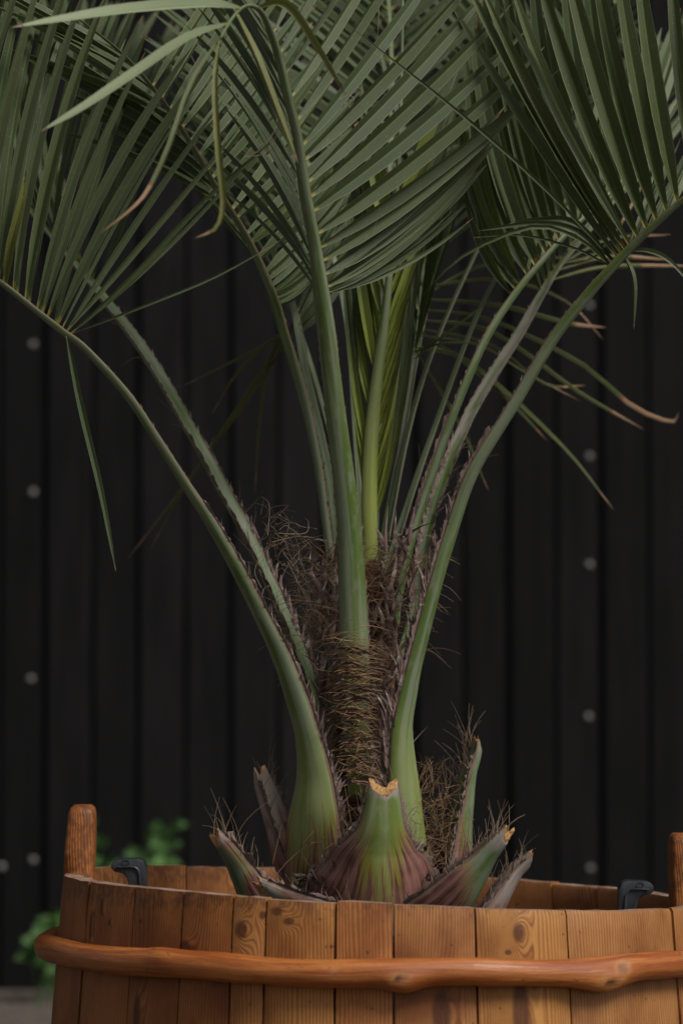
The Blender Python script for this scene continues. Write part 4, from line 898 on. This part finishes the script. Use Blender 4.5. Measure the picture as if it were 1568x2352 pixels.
def wrap_fibres():
    st = Strips(); loose = Strips(); fl = Strips()
    bands = [1500, 1522, 1548, 1566, 1575, 1603, 1640, 1652, 1688, 1722, 1750, 1775, 1800]
    for _ in range(230):                                   # strands bound round the stem in bands, the green stem showing between
        v = random.choice(bands) + random.gauss(0, 4.5) + (random.uniform(-45, 30) if random.random() < .35 else 0); f = (v - 1490) / 340
        u0, u1 = 735 + 30 * f + random.uniform(-15, 60), 905 - 15 * f + random.uniform(-70, 20)
        dv = random.gauss(0, 14); sag = random.gauss(-16, 14)
        pts = []
        for q in np.linspace(0, 1, 9):
            uu = u0 + (u1 - u0) * q; b = math.sin(math.pi * q)
            pts.append(P(uu, v + dv * (q - .5) * 2 + sag * b + random.gauss(0, 1.1), -.045 - .068 * max(0, 1 - ((uu - 818) / 95) ** 2) ** .5 - random.uniform(0, .012)))
        a = random.choice([0, 0, 1, 2, 3]); st.tube(catmull(pts[a:a + random.randint(5, 9)], 14), random.uniform(.0003, .00085), .00025)
    for v in [1505, 1540, 1556, 1590, 1612, 1648, 1665, 1700, 1715, 1745, 1770, 1800]:      # torn rings of sheath round the stem
        for h_ in range(3):
            uc, hl = 818 + random.gauss(0, 26), random.uniform(30, 70); pts = []
            for q in np.linspace(-1, 1, 11):
                uu = uc + hl * q
                pts.append(P(uu, v + random.gauss(0, 1) - 16 * (1 - q * q) + h_ * 5, -.047 - .070 * max(0, 1 - ((uu - 818) / 95) ** 2) ** .5))
            fl.ribbon(pts, unit(np.array([0, -.5, 1.0])), random.uniform(7, 15) * px(0) * np.array([.1, .5, .8, 1, .9, .7, 1, .8, .7, .4, .1]), random.uniform(0, .5))
    for _ in range(300):                                   # between the front stalk and the stalks beside it, up to the heart
        left = random.random() < .38
        v = random.uniform(1270, 1520)
        u = random.uniform(690, 790) if left else random.uniform(838, 965 - (v - 1270) * .12)
        if left and u < 690 + (1520 - v) * .22: u = random.uniform(735, 790)
        l = random.uniform(45, 130); a = random.gauss(0, .5) + (math.pi if random.random() < .5 else 0); y0 = random.uniform(-.075, -.02)
        pts = [P(u + l * q * math.cos(a), v + l * q * math.sin(a) + random.gauss(0, 1.5) - 24 * math.sin(math.pi * q), y0 - .012 * math.sin(math.pi * q)) for q in np.linspace(0, 1, 6)]
        st.tube(catmull(pts, 10), random.uniform(.00025, .0006), .00018)
    for _ in range(150):                                   # wild curling hairs on the side of the leaning stalk
        v = random.uniform(1180, 1560); u = 560 + (v - 1130) * .42 + random.uniform(10, 70)
        p = P(u, v, random.uniform(-.05, .03)); d = unit(np.array([random.uniform(-.2, 1.2), random.uniform(-.6, .3), random.uniform(-.6, .8)]))
        l = random.uniform(.02, .075); cu = rng.normal(0, 1.1, 3); pts = [p]
        for q in range(9):
            d = unit(d + cu * .16 + rng.normal(0, .10, 3)); p = p + d * l / 9; pts.append(p)
        loose.tube(pts, random.uniform(.0002, .00042), .00014)
    for pp in ([(625, 1245), (690, 1232), (760, 1245), (800, 1262)], [(640, 1360), (660, 1300), (720, 1240), (770, 1262)], [(690, 1470), (720, 1400), (770, 1340), (800, 1330)], [(600, 1350), (585, 1310), (610, 1265), (660, 1240)],
               [(662, 1160), (630, 1195), (612, 1210)], [(640, 1225), (700, 1225), (708, 1200), (700, 1190)], [(615, 1230), (618, 1160), (600, 1140)], [(650, 1270), (700, 1330), (770, 1400)], [(660, 1290), (730, 1420), (790, 1470)]):
        loose.tube(catmull([P(a, b, -.06 + .01 * i) for i, (a, b) in enumerate(pp)], 16), .00045, .0002, .85)
    for _ in range(230):                                   # torn sheath scales, overlapping upwards
        zone = random.random()
        if zone < .5: v = random.uniform(1300, 1790); u = random.uniform(700, 770) + (v - 1300) * .09; y0 = random.uniform(-.05, -.02)
        else: v = random.uniform(1250, 1780); u = random.uniform(850, 930) - (v - 1500) * .05; y0 = random.uniform(-.07, -.03)
        l = random.uniform(30, 85) * px(0); wd = random.uniform(6, 17) * px(0)
        d = unit(np.array([random.gauss(.1 if zone < .5 else .05, .3), -.25, 1.0])); cv = rng.normal(0, .35, 3); q = np.linspace(0, 1, 7)[:, None]
        fl.ribbon(P(u, v, y0) + d * l * q + cv * l * q ** 2, unit(np.array([1, random.gauss(0, .5), random.gauss(0, .3)])), wd * np.array([.6, .9, 1, .85, .6, .35, .06]))
    for _ in range(200):                                   # beside the right-hand stalk foot and among the cut bases
        u = random.uniform(950, 1030); v = random.uniform(1760, 2000)
        p = P(u, v, random.uniform(-.07, .0)); d = unit(np.array([random.gauss(.1, .5), random.gauss(-.1, .3), random.gauss(.6, .5)])); cu = rng.normal(0, .9, 3); pts = [p]; l = random.uniform(.015, .05)
        for q in range(7): d = unit(d + cu * .14 + rng.normal(0, .08, 3)); p = p + d * l / 7; pts.append(p)
        st.tube(pts, random.uniform(.00025, .0005), .0002)
    for _ in range(260):                                   # dead fibre among the feet
        u = random.choice([random.uniform(690, 800), random.uniform(930, 1030), random.uniform(760, 1000)]); v = random.uniform(1840, 2075)
        p = P(u, v, random.uniform(-.13, -.03)); d = unit(rng.normal(0, 1, 3) * np.array([1, .5, .6]) + np.array([0, 0, .3])); cu = rng.normal(0, .8, 3); pts = [p]; l = random.uniform(.01, .04)
        for q in range(6): d = unit(d + cu * .15); p = p + d * l / 6; pts.append(p)
        st.tube(pts, random.uniform(.0002, .0005), .00015, random.uniform(0, .6))
    a = st.build('stem_fibres', M_fib, palm); b = loose.build('loose_fibres', M_bris, palm); c = fl.build('sheath_scales', M_flap, palm)
    a['label'] = 'tan fibres bound round the stem'; b['label'] = 'wild curling hairs beside the leaning stalk'
wrap_fibres()
def litter():
    V, F = [], []
    for _ in range(170):
        u, v, y = random.choice([(random.uniform(680, 775), random.uniform(1985, 2070), random.uniform(-.15, -.10)), (random.uniform(975, 1030), random.uniform(2010, 2075), random.uniform(-.16, -.11)), (random.uniform(940, 1010), random.uniform(1940, 2020), random.uniform(-.10, -.05))])
        p = P(u, v, y); a, b = unit(rng.normal(0, 1, 3)), unit(rng.normal(0, 1, 3)); l, w_ = random.uniform(.003, .010), random.uniform(.0015, .005); o = len(V); n = unit(np.cross(a, b)) * .0006
        V += [p - a * l - b * w_ * .4, p + a * l * .2 - b * w_, p + a * l, p + b * w_ + n, p - a * l * .7 + b * w_ * .7]
        F += [(o, o + 1, o + 3), (o + 1, o + 2, o + 3), (o, o + 3, o + 4)]
    o = mesh('litter', V, F, mat_noise('dead_leaf_litter', (.012, .009, .008), (.10, .075, .055), 90, .85), palm, False); o['kind'] = 'stuff'
litter()

# ------------------------------------------------------------------ weeds at the foot of the wall
M_weed = mat_noise('weed_leaf', (0.024, 0.065, 0.015), (0.066, 0.135, 0.034), 30, 0.6, 0.4, 0.003, None, 0.2)
def weed(label, base, tips):
    o = empty('weed_plant', tuple(base)); tag(o, label, 'weed', 'weeds at the foot of the wall')
    for tip in tips:
        p0 = base + np.array([random.uniform(-.03, .03), random.uniform(-.03, .03), 0]); mid = (p0 + tip) / 2 + np.array([random.uniform(-.03, .03), 0, .03])
        pts = catmull([p0, mid, tip], 8); s = Strips(); s.tube(pts, .0022, .001, .5, 5)
        ob = mesh('stem', np.vstack(s.V), s.F, M_weed, o)
        for k_ in range(9):
            i = 7 - (k_ // 2) * 1; b = pts[i]; a = (k_ % 2 * 2 - 1) * random.uniform(.5, 1.2) if k_ else 0
            T = unit(pts[-1] - pts[-3]); d = unit(T * math.cos(a) + np.array([math.sin(a), random.uniform(-.7, .1), random.uniform(-.2, .3)]))
            l = random.uniform(.022, .040); W = unit(np.cross(d, np.array([0, -.8, .6]))); n = np.cross(W, d)
            tt = np.linspace(0, 1, 8); V, F = [], []
            prof_ = np.interp(tt, [0, .1, .35, .6, .85, 1], [.05, .22, .36, .30, .14, .02]) * l * np.array([1, 1, .9, 1.05, .85, 1.1, .9, 1])
            for j, t in enumerate(tt):
                c = b + d * l * t - np.array([0, 0, .3]) * l * t * t
                V += [c - W * prof_[j] + n * prof_[j] * .3, c, c + W * prof_[j] + n * prof_[j] * .3]
            for j in range(7):
                for q in (0, 1): F.append((j * 3 + q, j * 3 + q + 1, (j + 1) * 3 + q + 1, (j + 1) * 3 + q))
            mesh('leaf', V, F, M_weed, o)
g0 = lambda u, y: np.array([P(u, 1500, y)[0], y, 0.0])
weed('leafy green weed spreading along the wall behind the grip of the tub', g0(270, 2.72), [P(u, v, 2.72 + d) for u, v, d in [(205, 1900, 0), (385, 1925, .02), (320, 1980, -.02), (230, 1945, -.05), (250, 1985, 0), (300, 1960, .05), (335, 1930, -.05), (360, 1915, .05), (400, 1900, 0), (395, 1945, -.05), (350, 1985, .05), (215, 1985, .0), (290, 2010, 0)]])
weed('small green weed low at the wall beside the branch hoop', g0(110, 2.66), [P(u, v, 2.66 + d) for u, v, d in [(75, 2170, 0), (95, 2130, .05), (120, 2105, -.05), (110, 2160, 0), (140, 2130, .05), (70, 2200, 0)]])
print('leaflets', LEAF_COUNT[0], 'objects', len(bpy.data.objects))
